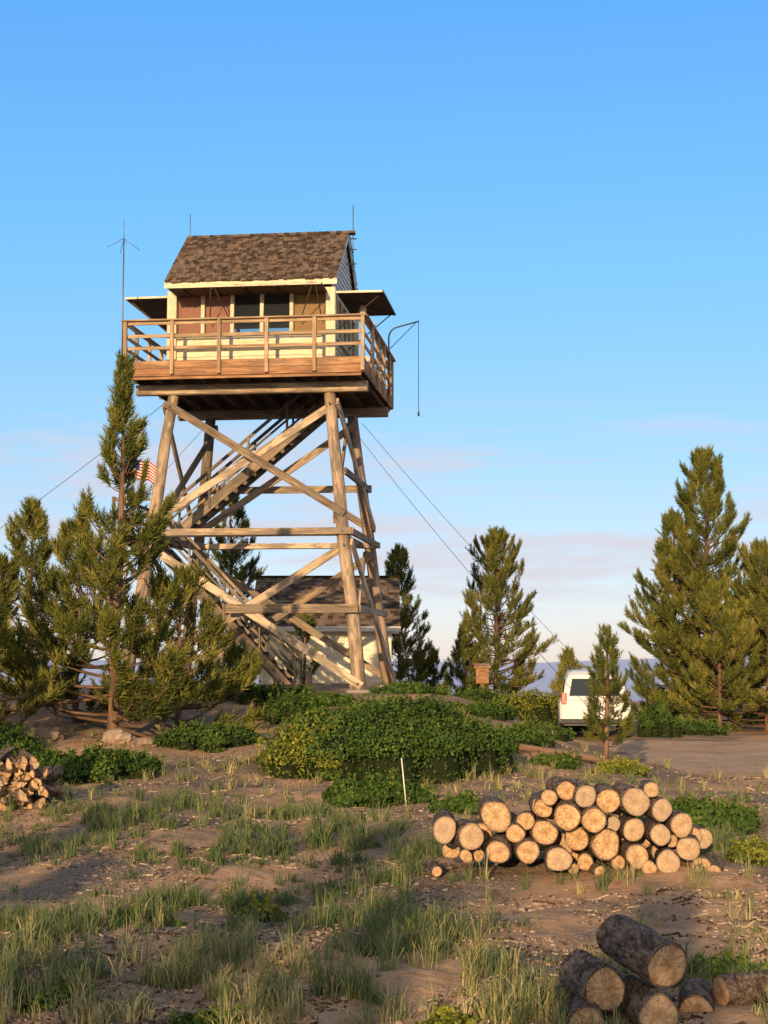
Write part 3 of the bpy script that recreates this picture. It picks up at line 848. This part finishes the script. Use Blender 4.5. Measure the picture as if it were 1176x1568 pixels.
for sg in (-1, 1):
    beam(mb, (-C + .07, sg * (C - .01), 10.06), (C - .07, sg * (C - .01), 10.06), .15, .07, 0)
    beam(mb, (sg * (C - .01), -C + .07, 10.06), (sg * (C - .01), C - .07, 10.06), .15, .07, 0)
    beam(mb, (-C + .07, sg * (C - .05), 11.24), (C - .07, sg * (C - .05), 11.24), .12, .12, 0)
    beam(mb, (sg * (C - .05), -C + .07, 11.24), (sg * (C - .05), C - .07, 11.24), .12, .12, 0)
    beam(mb, (-C - .12, sg * (C + .14), 11.43), (C + .12, sg * (C + .14), 11.43), .045, .19, 0)
mull = [-1.28, -.5, .28, 1.06]
for q in mull:
    for sg in (-1, 1):
        beam(mb, (q, sg * (C - .04), 10.09), (q, sg * (C - .04), 11.19), .10, .10, 0, (0, 1, 0))
        beam(mb, (sg * (C - .04), q, 10.09), (sg * (C - .04), q, 11.19), .10, .10, 0, (0, 1, 0))
mb.build('cab_walls', [M['cream']], tower, OFF)
mb = MB()
def gt(z): return 2.2 * (1 - (z - 11.35) / 1.85)
for sg in (-1, 1):
    siding(mb, 'x', sg, 11.3, 13.1, C, C - .04, 0, gt)
mb.build('gable_walls', [M['white']], tower, OFF)
mb = MB()
ed = [-C + .07] + mull + [C - .07]
for k in range(5):
    a, b = ed[k] + .03, ed[k + 1] - .03
    for sg in (-1, 1):
        quad(mb, (a, sg * (C - .05), 10.09), (b, sg * (C - .05), 10.09), (b, sg * (C - .05), 11.18), (a, sg * (C - .05), 11.18), 0)
        quad(mb, (sg * (C - .05), a, 10.09), (sg * (C - .05), b, 10.09), (sg * (C - .05), b, 11.18), (sg * (C - .05), a, 11.18), 0)
mb.build('window_panes', [M['glass']], tower, OFF)
mb = MB()
for k, mt in ((0, 0), (1, 0), (4, 1)):
    a, b = ed[k] + .04, ed[k + 1] - .04; n = 14
    xx = np.linspace(a, b, n); yy = -C + .12 + .02 * np.sin(np.arange(n) * 2.1)
    V = [(x, y, 10.1) for x, y in zip(xx, yy)] + [(x, y, 11.17) for x, y in zip(xx, yy)]
    mb.add(V, [(i, i + 1, n + i + 1, n + i) for i in range(n - 1)], mt, .5, None, True)
for k in (0, 2):
    a, b = ed[k] + .04, ed[k + 1] - .04
    quad(mb, (C - .12, a, 10.1), (C - .12, b, 10.1), (C - .12, b, 11.17), (C - .12, a, 11.17), 1)
quad(mb, (-C + .1, -C + .1, 9.13), (C - .1, -C + .1, 9.13), (C - .1, C - .1, 9.13), (-C + .1, C - .1, 9.13), 2)
quad(mb, (-C, -C, 11.31), (C, -C, 11.31), (C, C, 11.31), (-C, C, 11.31), 2)
beam(mb, (-.4, -.3, 9.9), (.4, -.3, 9.9), .8, .08, 2); beam(mb, (0, -.3, 9.13), (0, -.3, 9.86), .4, .4, 2, (0, 1, 0))
beam(mb, (-1.9, 1.6, 9.5), (0, 1.6, 9.5), .8, .3, 0)
mb.build('cab_interior', [M['curtain'], M['curtain2'], M['darkwood']], tower, OFF)
mb = MB()
RY, RX, ZE, ZR = 2.32, 2.26, 11.50, 13.30
sl = math.hypot(RY, ZR - ZE)
for sg in (-1, 1):
    dy, dz = -sg * RY / sl, (ZR - ZE) / sl; ny_, nz_ = sg * (ZR - ZE) / sl, RY / sl
    def pt(x, s, n): return (x, sg * RY + dy * s + ny_ * n, ZE + dz * s + nz_ * n)
    beam(mb, (-RX + .02, sg * RY / 2 * 1.0, (ZE + ZR) / 2 - .012), (RX - .02, sg * RY / 2, (ZE + ZR) / 2 - .012), sl - .03, .05, 1, (0, ny_, nz_))
    s = -.05; row = 0
    while s < sl:
        x = -RX - (row % 2) * .06
        while x < RX:
            w = random.uniform(.09, .17); x2 = min(x + w, RX + .01); x1 = max(x, -RX - .01)
            if x2 - x1 > .02:
                e = random.uniform(-.022, .022); th = random.uniform(.018, .038); v = random.random()
                s1 = min(s + .20, sl + .01)
                V = [pt(x1, s + e, .02), pt(x2 - .006, s + e, .02), pt(x2 - .006, s + e, .02 + th), pt(x1, s + e, .02 + th), pt(x1, s1, .026), pt(x2 - .006, s1, .026)]
                P = [(x1, 0, 0), (x2, 0, 0), (x2, .02, 0), (x1, .02, 0), (x1, .02, .2), (x2, .02, .2)]
                o = random.random() * 30; P = [(a + o, b, c) for a, b, c in P]
                mb.add(V, [(0, 1, 2, 3), (3, 2, 5, 4), (0, 3, 4), (1, 5, 2)], 0, v, P)
            x += w
        s += .125; row += 1
x = -RX
while x < RX:
    w = .16
    for sg in (-1, 1):
        a = (x, 0, ZR + .075); b = (x + w + .03, 0, ZR + .06); q = .13
        mb.add([a, b, (x + w + .03, sg * q, ZR - .04), (x, sg * q, ZR - .025)], [(0, 1, 2, 3)], 0)
    x += w
mb.build('shingle_roof', [M['shingle'], M['darkwood']], tower, OFF)
mb = MB()
for sx in (-1, 1):
    for sg in (-1, 1):
        beam(mb, (sx * (RX - .03), sg * (RY + .0), ZE - .06), (sx * (RX - .03), 0.0, ZR - .07), .04, .13, 0, (0, 0, 1))
mb.build('barge_boards', [M['white']], tower, OFF)

mb = MB()
beam(mb, (-1.98, -2.66, 11.17), (2.0, -2.66, 11.17), .98, .04, 1, (0, 0, 1))
beam(mb, (-1.98, -3.16, 11.165), (2.0, -3.16, 11.165), .03, .07, 0, (0, 0, 1))
beam(mb, (-2.78, -2.1, 11.16), (-2.78, 2.1, 11.16), 1.14, .04, 1)
beam(mb, (-3.36, -2.1, 11.155), (-3.36, 2.1, 11.155), .03, .06, 0)
beam(mb, (-2.2, -2.115, 11.163), (-3.35, -2.115, 11.155), .03, .055, 0)
beam(mb, (2.82, -2.1, 11.16), (2.82, .7, 11.16), 1.2, .04, 1)
beam(mb, (3.43, -2.1, 11.155), (3.43, .7, 11.155), .03, .06, 1)
beam(mb, (2.2, -2.115, 11.163), (3.42, -2.115, 11.155), .03, .055, 0)
for x in np.arange(-1.6, 2, .8): beam(mb, (x, -3.12, 11.125), (x, -2.2, 11.125), .06, .04, 1)
mb.build('window_shutters', [M['cream'], M['darkwood']], tower, OFF)
mb = MB()
for x, dx in ((-.85, -.22), (-.75, .25), (1.75, -.45), (1.85, .02)):
    tube(mb, [(x, -3.1, 11.13), (x + dx, -2.2, 10.4)], .014, 6)
for y in (-1.9, .5): tube(mb, [(3.35, y, 11.13), (2.2, y, 10.2)], .016, 6)
for y in (-1.9, 1.9): tube(mb, [(-3.3, y, 11.13), (-2.2, y, 10.2)], .016, 6)
mb.build('shutter_struts', [M['darkwood']], tower, OFF)

mb = MB()
def stairs(p0, p1, y, w):
    p0 = np.array(p0); p1 = np.array(p1)
    for s in (-w / 2, w / 2):
        beam(mb, (p0[0], y + s, p0[1]), (p1[0], y + s, p1[1]), .05, .27, 0)
        a = np.array((p0[0], y + s, p0[1] + .95)); b = np.array((p1[0], y + s, p1[1] + .95))
        beam(mb, a, b, .045, .09, 0); beam(mb, a - [0, 0, .42], b - [0, 0, .42], .035, .06, 0)
        for t in np.linspace(.02, .98, 5):
            q = p0 + (p1 - p0) * t; beam(mb, (q[0], y + s * 1.08, q[1] - .1), (q[0], y + s * 1.08, q[1] + 1.0), .06, .06, 0, (0, 1, 0))
    n = int(abs(p1[1] - p0[1]) / .22)
    for k in range(1, n):
        q = p0 + (p1 - p0) * k / n
        beam(mb, (q[0], y - w / 2 + .03, q[1] + .04), (q[0], y + w / 2 - .03, q[1] + .04), .25, .045, 1)
stairs((1.15, .75), (-2.75, 4.80), -1.0, .85)
stairs((-2.9, 5.0), (1.6, 8.75), 1.15, .85)
for y in np.arange(-1.5, 1.75, .15): beam(mb, (-3.75, y, 4.98), (-2.75, y, 4.98), .14, .05, 1)
for x in (-3.75, -2.75): beam(mb, (x, -1.55, 4.87), (x, 1.75, 4.87), .06, .17, 0)
for y in (-1.5, .1, 1.7):
    beam(mb, (-3.78, y, 4.8), (-3.78, y, 6.0), .08, .08, 0, (0, 1, 0)); beam(mb, (-3.75, y, 4.8), (-2.7, y, 3.3), .08, .12, 0)
for z in (5.95, 5.5): beam(mb, (-3.74, -1.52, z), (-3.74, 1.72, z), .04, .09, 0)
for z in (5.93, 5.48):
    beam(mb, (-3.72, -1.5, z), (-2.8, -1.5, z), .04, .09, 0); beam(mb, (-3.72, 1.7, z), (-2.8, 1.7, z), .04, .09, 0)
mb.build('stairs', [M['stair'], M['darkwood']], tower, OFF)

mb = MB()
ax_, ay_ = -3.12, -3.14
tube(mb, [(ax_, ay_, 9.0), (ax_, ay_, 12.45)], .018, 6); tube(mb, [(ax_, ay_, 12.45), (ax_, ay_, 12.95)], .008, 5)
for k in range(4):
    a = .5 + k * 1.57; tube(mb, [(ax_, ay_, 12.48), (ax_ + .42 * math.cos(a), ay_ + .42 * math.sin(a), 12.2)], .007, 4)
tube(mb, [(-2.24, .2, 12.7), (-2.24, .2, 14.05)], .012, 5)
tube(mb, [(2.32, .25, 12.3), (2.32, .25, 14.15)], .014, 5)
for z in (12.5, 12.9, 13.2): tube(mb, [(2.12, .25, z), (2.42, .25, z)], .02, 5)
tube(mb, [(-2.35, .9, 11.6), (-2.35, .9, 12.75)], .012, 5); tube(mb, [(-2.85, .7, 12.6), (-2.2, .95, 12.68)], .009, 4)
for k in range(5):
    t = k / 4; c = np.array((-2.83 + .6 * t, .72 + .22 * t, 12.6 + .08 * t)); tube(mb, [c + [0, 0, -.13], c + [0, 0, .13]], .005, 4)
mb.build('antennas', [M['steel']], tower, OFF)
mb = MB()
arc = [(3.12, 1.8, 9.1), (3.12, 1.8, 10.75)] + [(3.12 + .3 * (1 - math.cos(a)), 1.8, 10.75 + .3 * math.sin(a)) for a in np.linspace(.2, 1.4, 5)] + [(3.98, 1.8, 11.2)]
tube(mb, arc, .022, 7); tube(mb, [(3.12, 1.8, 10.4), (3.9, 1.8, 11.17)], .012, 5)
tube(mb, [(3.96, 1.8, 11.2), (3.96, 1.8, 8.6)], .009, 4); tube(mb, [(3.96, 1.8, 8.62), (3.96, 1.8, 8.5)], .03, 6)
mb.build('hoist_davit', [M['cable']], tower, OFF)
mb = MB()
tube(mb, [(2.75, -.9, 9.1), (2.75, -.9, 11.0)], .055, 10); tube(mb, [(2.75, -.9, 10.85), (2.75, -.9, 11.05)], .09, 10)
beam(mb, (3.0, -.6, 10.55), (3.0, 1.7, 9.8), .04, .3, 0); beam(mb, (2.9, -1.8, 9.35), (2.9, 1.2, 9.35), .3, .35, 0)
mb.build('stove_pipe_and_panels', [M['cream']], tower, OFF)
mb = MB()
def wire(a, b, sag, r_=.007):
    a = np.array(a, float); b = np.array(b, float)
    tube(mb, [a + (b - a) * t - np.array([0, 0, sag * 4 * t * (1 - t)]) for t in np.linspace(0, 1, 12)], r_, 4)
wire((2.3, 2.2, 8.4), (9.8, 7.5, .2), .2); wire((2.2, -2.2, 8.2), (9.2, -8.5, .0), .2)
wire((-2.3, -2.2, 8.3), (-11.5, -5.5, .9), .25); wire((-2.3, 2.2, 8.3), (-12, 6, .5), .3)
mb.build('guy_wires', [M['cable']], tower, OFF)

# ------------------------------------------------------------------ cabin behind
cab = bpy.data.objects.new('wooden_cabin', None); scene.collection.objects.link(cab); cab.location = (-1.9, 52.3, .8)
mb = MB()
w2, d2 = 2.05, 2.3
for sg in (-1, 1):
    siding(mb, 'y', sg, 0, 2.05, w2, d2); siding(mb, 'x', sg, 0, 2.05, d2, w2)
    siding(mb, 'x', sg, 2.05, 3.45, d2, w2, 0, lambda z: d2 * (1 - (z - 2.05) / 1.5))
    for sy in (-1, 1): beam(mb, (sg * (w2 + .02), sy * (d2 + .02), 0), (sg * (w2 + .02), sy * (d2 + .02), 2.05), .14, .14, 0, (0, 1, 0))
mb.build('walls', [M['cream2']], cab)
mb = MB()
RY2, ZE2, ZR2, RX2 = 2.75, 1.90, 3.62, 2.42; sl2 = math.hypot(RY2, ZR2 - ZE2)
for sg in (-1, 1):
    dy, dz = -sg * RY2 / sl2, (ZR2 - ZE2) / sl2; ny_, nz_ = sg * (ZR2 - ZE2) / sl2, RY2 / sl2
    def pt2(x, s, n): return (x, sg * RY2 + dy * s + ny_ * n, ZE2 + dz * s + nz_ * n)
    beam(mb, (-RX2, sg * RY2 / 2, (ZE2 + ZR2) / 2), (RX2, sg * RY2 / 2, (ZE2 + ZR2) / 2), sl2 - .02, .06, 1, (0, ny_, nz_))
    s = 0
    while s < sl2:
        x = -RX2
        while x < RX2:
            w = random.uniform(.12, .24); x2 = min(x + w, RX2); s1 = min(s + .26, sl2)
            mb.add([pt2(x, s, .035), pt2(x2, s, .035), pt2(x2, s, .07), pt2(x, s, .07), pt2(x, s1, .042), pt2(x2, s1, .042)], [(0, 1, 2, 3), (3, 2, 5, 4)], 0)
            x += w
        s += .17
beam(mb, (-RX2, 0, ZR2 + .07), (RX2, 0, ZR2 + .07), .25, .05, 2)
mb.build('shingle_roof', [M['shingle'], M['darkwood'], M['hull']], cab)
mb = MB()
for sg in (-1, 1): beam(mb, (-RX2 - .02, sg * (RY2 + .03), ZE2 - .03), (RX2 + .02, sg * (RY2 + .03), ZE2 - .03), .04, .16, 0)
mb.build('eave_trim', [M['white']], cab)

# ------------------------------------------------------------------ flag pole
def flag_mat():
    m, nt, b, out = new_mat('flag_cloth')
    pv = attr(nt, 'pv').outputs['Vector']; sp = N(nt, 'ShaderNodeSeparateXYZ'); nt.links.new(pv, sp.inputs[0])
    st = math_(nt, 'MODULO', math_(nt, 'FLOOR', math_(nt, 'MULTIPLY', sp.outputs[1], 13)), 2)
    c = mixc(nt, st, (.5, .03, .04), (.75, .72, .7))
    can = math_(nt, 'MULTIPLY', math_(nt, 'LESS_THAN', sp.outputs[0], .4), math_(nt, 'GREATER_THAN', sp.outputs[1], .46))
    c = mixc(nt, can, c, (.03, .05, .2)); nt.links.new(c, b.inputs['Base Color'])
    return m
fp = bpy.data.objects.new('flagpole', None); scene.collection.objects.link(fp)
fx, fy = -6.88, 41.0; fz = Hs(fx, fy); fp.location = (fx, fy, fz)
mb = MB(); tube(mb, [(0, 0, -.1), (0, 0, 6.4)], [.045, .025], 8); mb.build('pole', [M['white']], fp)
mb = MB(); nu, nv = 20, 10; V = []; P = []
for j in range(nv + 1):
    for i in range(nu + 1):
        u = i / nu; v = j / nv
        V.append((.03 + .78 * u, .09 * math.sin(u * 9 + v * 1.5) * u, 5.62 + .52 * v - .22 * u * u + .03 * math.sin(u * 11))); P.append((u, v, 0))
F = [(j * (nu + 1) + i, j * (nu + 1) + i + 1, (j + 1) * (nu + 1) + i + 1, (j + 1) * (nu + 1) + i) for j in range(nv) for i in range(nu)]
mb.add(V, F, 0, .5, P, True); mb.build('flag', [flag_mat()], fp)

# ------------------------------------------------------------------ register box, stake, posts
rb = bpy.data.objects.new('trail_register_box', None); scene.collection.objects.link(rb); rb.location = (2.85, 45.0, Hs(2.85, 45.0))
mb = MB(); beam(mb, (0, 0, -.1), (0, 0, .75), .12, .12, 0, (0, 1, 0)); mb.build('post', [M['stain']], rb)
mb = MB(); beam(mb, (-.18, 0, .95), (.18, 0, .95), .3, .46, 0); mb.add([(-.24, -.22, 1.17), (.24, -.22, 1.17), (.24, .22, 1.26), (-.24, .22, 1.26), (-.24, -.22, 1.21), (.24, -.22, 1.21), (.24, .22, 1.30), (-.24, .22, 1.30)], [(0, 3, 2, 1), (4, 5, 6, 7), (0, 1, 5, 4), (1, 2, 6, 5), (2, 3, 7, 6), (3, 0, 4, 7)], 0)
beam(mb, (-.13, -.162, .95), (.13, -.162, .95), .02, .34, 0); mb.build('box', [M['stain']], rb)
mb = MB(); z = Hs(.26, 19.6); tube(mb, [(.29, 19.6, z - .05), (.22, 19.6, z + .66)], .009, 6); mb.build('marker_stake', [M['white']])
mb = MB(); z = Hs(-1.8, 37.6); beam(mb, (-1.8, 37.4, z - .1), (-1.8, 37.4, z + .5), .13, .13, 0, (0, 1, 0)); mb.build('wooden_post', [M['timber']])

# ------------------------------------------------------------------ parked SUV
car = bpy.data.objects.new('parked_suv', None); scene.collection.objects.link(car)
cx, cy = 5.72, 42.6; car.location = (cx, cy, Hs(cx, cy)); car.rotation_euler = (0, 0, math.radians(-6))
M['carpaint'] = plain('white_car_paint', (.80, .80, .81), .3, .4, 0, .10, 3)
M['rubber'] = plain('tyre_rubber', (.02, .02, .02), .8, .2)
M['carglass'] = plain('dark_car_glass', (.02, .028, .035), .05, .9)
M['redlens'] = plain('tail_lens', (.45, .015, .01), .2, .6)
M['plastic'] = plain('grey_plastic', (.06, .06, .065), .6, .3)
mb = MB()
st = [(-2.30, .84, .86, .44, .98), (-2.24, .90, .92, .36, 1.02), (-1.6, .93, .94, .32, 1.03), (0, .93, .95, .30, 1.01), (1.2, .93, .93, .32, .98), (2.0, .90, .86, .36, .90), (2.28, .78, .72, .44, .78)]
def loft(mb, secs, mat, smooth=False):
    n = len(secs[0]); V = [p for s in secs for p in s]
    F = [(i * n + k, i * n + (k + 1) % n, (i + 1) * n + (k + 1) % n, (i + 1) * n + k) for i in range(len(secs) - 1) for k in range(n)]
    F += [tuple(range(n)), tuple(range(len(secs) * n - 1, (len(secs) - 1) * n - 1, -1))]
    mb.add(V, F, mat, .5, None, smooth)
secs = []
for (y, wl, wb, zb, zt) in st:
    h = []
    for (fx_, fz_) in [(.88, 0), (1, .12), (1.0, .45), (1.0, .8), (.965, .95), (.9, 1.0)]:
        w = (wl + (wb - wl) * fz_); h.append((w * fx_, y, zb + (zt - zb) * fz_))
    secs.append(h + [(-x, y_, z_) for x, y_, z_ in h[::-1]])
loft(mb, secs, 0)
g = [(-2.22, .86, .80, 1.0), (-2.02, .84, .70, 1.66), (-1.8, .84, .70, 1.75), (-.2, .84, .71, 1.78), (.55, .84, .69, 1.72), (1.25, .82, .70, 1.03)]
secs = []
for (y, wb, wt, zt) in g:
    z0 = .98
    h = [(wb, y, z0), (wb - (wb - wt) * .6, y, z0 + (zt - z0) * .72), (wt - .02, y, z0 + (zt - z0) * .93), (wt - .12, y, zt)]
    secs.append(h + [(-x, y_, z_) for x, y_, z_ in h[::-1]])
loft(mb, secs, 0)
mb.build('body', [M['carpaint']], car)
mb = MB()
quad(mb, (-.66, -2.215, 1.12), (.66, -2.215, 1.12), (.58, -2.07, 1.56), (-.58, -2.07, 1.56), 0)
for sg in (-1, 1):
    for (y0, y1) in ((-1.95, -1.1), (-1.0, -.15), (-.05, .75)):
        yt1 = min(y1, .45)
        quad(mb, (sg * .862, y0, 1.07), (sg * .862, y1, 1.07), (sg * .775, yt1, 1.56), (sg * .775, y0 + .06, 1.56), 0)
quad(mb, (-.66, 1.2, 1.1), (.66, 1.2, 1.1), (.58, .66, 1.66), (-.58, .66, 1.66), 0)
mb.build('windows', [M['carglass']], car)
mb = MB()
for sg in (-1, 1):
    beam(mb, (sg * .80, -2.29, .90), (sg * .80, -2.27, 1.2), .13, .08, 0, (0, 1, 0), .2)
mb.build('tail_lights', [M['redlens']], car)
mb = MB()
beam(mb, (-.9, -2.33, .46), (.9, -2.33, .46), .16, .13, 0, (0, 0, 1), .25); beam(mb, (-.88, 2.28, .52), (.88, 2.28, .52), .16, .2, 0, (0, 0, 1), .25)
for sg in (-1, 1):
    tube(mb, [(sg * .62, -1.7, 1.80), (sg * .62, -1.6, 1.84), (sg * .62, .1, 1.86), (sg * .62, .25, 1.80)], .02, 6)
    beam(mb, (sg * .9, .75, 1.1), (sg * 1.08, .75, 1.1), .1, .14, 0)
for y in (-1.2, -.2): beam(mb, (-.62, y, 1.85), (.62, y, 1.85), .05, .03, 0)
mb.build('bumpers_and_roof_rack', [M['plastic']], car)
mb = MB(); beam(mb, (-.2, -2.32, .80), (.2, -2.32, .80), .03, .14, 0); mb.build('licence_plate', [M['steel']], car)
mb = MB()
for sg in (-1, 1):
    for y in (-1.42, 1.42):
        a = sg * .70; b = sg * .93
        tube(mb, [(a, y, .36), (a + sg * .03, y, .36), (b - sg * .03, y, .36), (b, y, .36)], [.32, .36, .36, .33], 24, 0)
        tube(mb, [(b, y, .36), (b + sg * .012, y, .36)], [.22, .19], 16, 1)
mb.build('wheels', [M['rubber'], M['steel']], car)

# ------------------------------------------------------------------ sun + sky
AZ = math.radians(192); EL = math.radians(12)
d = Vector((math.sin(AZ) * math.cos(EL), math.cos(AZ) * math.cos(EL), math.sin(EL)))
sun = bpy.data.lights.new('sun', 'SUN'); sun.energy = 5.0; sun.angle = math.radians(.5); sun.color = (1.0, .68, .35)
so = bpy.data.objects.new('sun', sun); so.rotation_euler = (-d).to_track_quat('-Z', 'Y').to_euler(); so.location = (-20, -30, 30)
scene.collection.objects.link(so)
w = bpy.data.worlds.new('World'); scene.world = w; w.use_nodes = True
nt = w.node_tree; nt.nodes.clear()
out = nt.nodes.new('ShaderNodeOutputWorld'); bg = nt.nodes.new('ShaderNodeBackground'); nt.links.new(bg.outputs[0], out.inputs[0])
sky = nt.nodes.new('ShaderNodeTexSky'); sky.sky_type = 'NISHITA'; sky.sun_disc = False
sky.sun_elevation = EL; sky.sun_rotation = AZ; sky.altitude = 1500; sky.air_density = 1.0; sky.dust_density = .6; sky.ozone_density = 1.6
bg.inputs[1].default_value = .15
geo = nt.nodes.new('ShaderNodeTexCoord').outputs['Generated']
sp = N(nt, 'ShaderNodeSeparateXYZ'); nt.links.new(geo, sp.inputs[0])
gr = ramp(nt, sp.outputs[2], [(0.0, (.26, .23, .38)), (.03, (.24, .24, .43)), (.128, (.14, .31, .50)), (.25, (.07, .34, .64)), (.42, (.03, .26, .70)), (.6, (.12, .21, .35)), (1.0, (.19, .21, .24))])
wf = N(nt, 'ShaderNodeMapRange'); wf.inputs['From Min'].default_value = .15; wf.inputs['From Max'].default_value = -.5; wf.interpolation_type = 'SMOOTHSTEP'
nt.links.new(sp.outputs[1], wf.inputs['Value'])
gr = mixc(nt, wf.outputs[0], gr, (.52, .42, .31))
sc_ = N(nt, 'ShaderNodeVectorMath', operation='SCALE'); sc_.inputs['Scale'].default_value = 1 / .15; nt.links.new(gr, sc_.inputs[0])
sc2 = N(nt, 'ShaderNodeVectorMath', operation='SCALE'); sc2.inputs['Scale'].default_value = .5; nt.links.new(sky.outputs[0], sc2.inputs[0])
ad = N(nt, 'ShaderNodeVectorMath', operation='ADD'); nt.links.new(sc_.outputs[0], ad.inputs[0]); nt.links.new(sc2.outputs[0], ad.inputs[1])
cn = noise(nt, mapping(nt, geo, (2.8, 2.8, 24)), 1.5, 6, .62)
cf = ramp(nt, cn, [(.47, (0, 0, 0)), (.62, (1, 1, 1))])
band = ramp(nt, sp.outputs[2], [(.0, (0, 0, 0)), (.05, (.75, .75, .75)), (.12, (.75, .75, .75)), (.17, (0, 0, 0))])
skyc = mixc(nt, math_(nt, 'MULTIPLY', cf, band), ad.outputs[0], (4.9, 4.5, 4.9))
nt.links.new(skyc, bg.inputs[0])

# ------------------------------------------------------------------ camera
cam = bpy.data.cameras.new('camera'); co = bpy.data.objects.new('camera', cam); scene.collection.objects.link(co)
cam.sensor_fit = 'VERTICAL'; cam.sensor_height = 24; cam.sensor_width = 18; cam.lens = 24 * 2360 / 1568
co.location = (0, 0, 1.9); co.rotation_euler = (math.radians(90 + 5.23), 0, 0)
cam.clip_start = .1; cam.clip_end = 100000
scene.camera = co
scene.view_settings.view_transform = 'Standard'; scene.view_settings.look = 'None'; scene.view_settings.exposure = 0
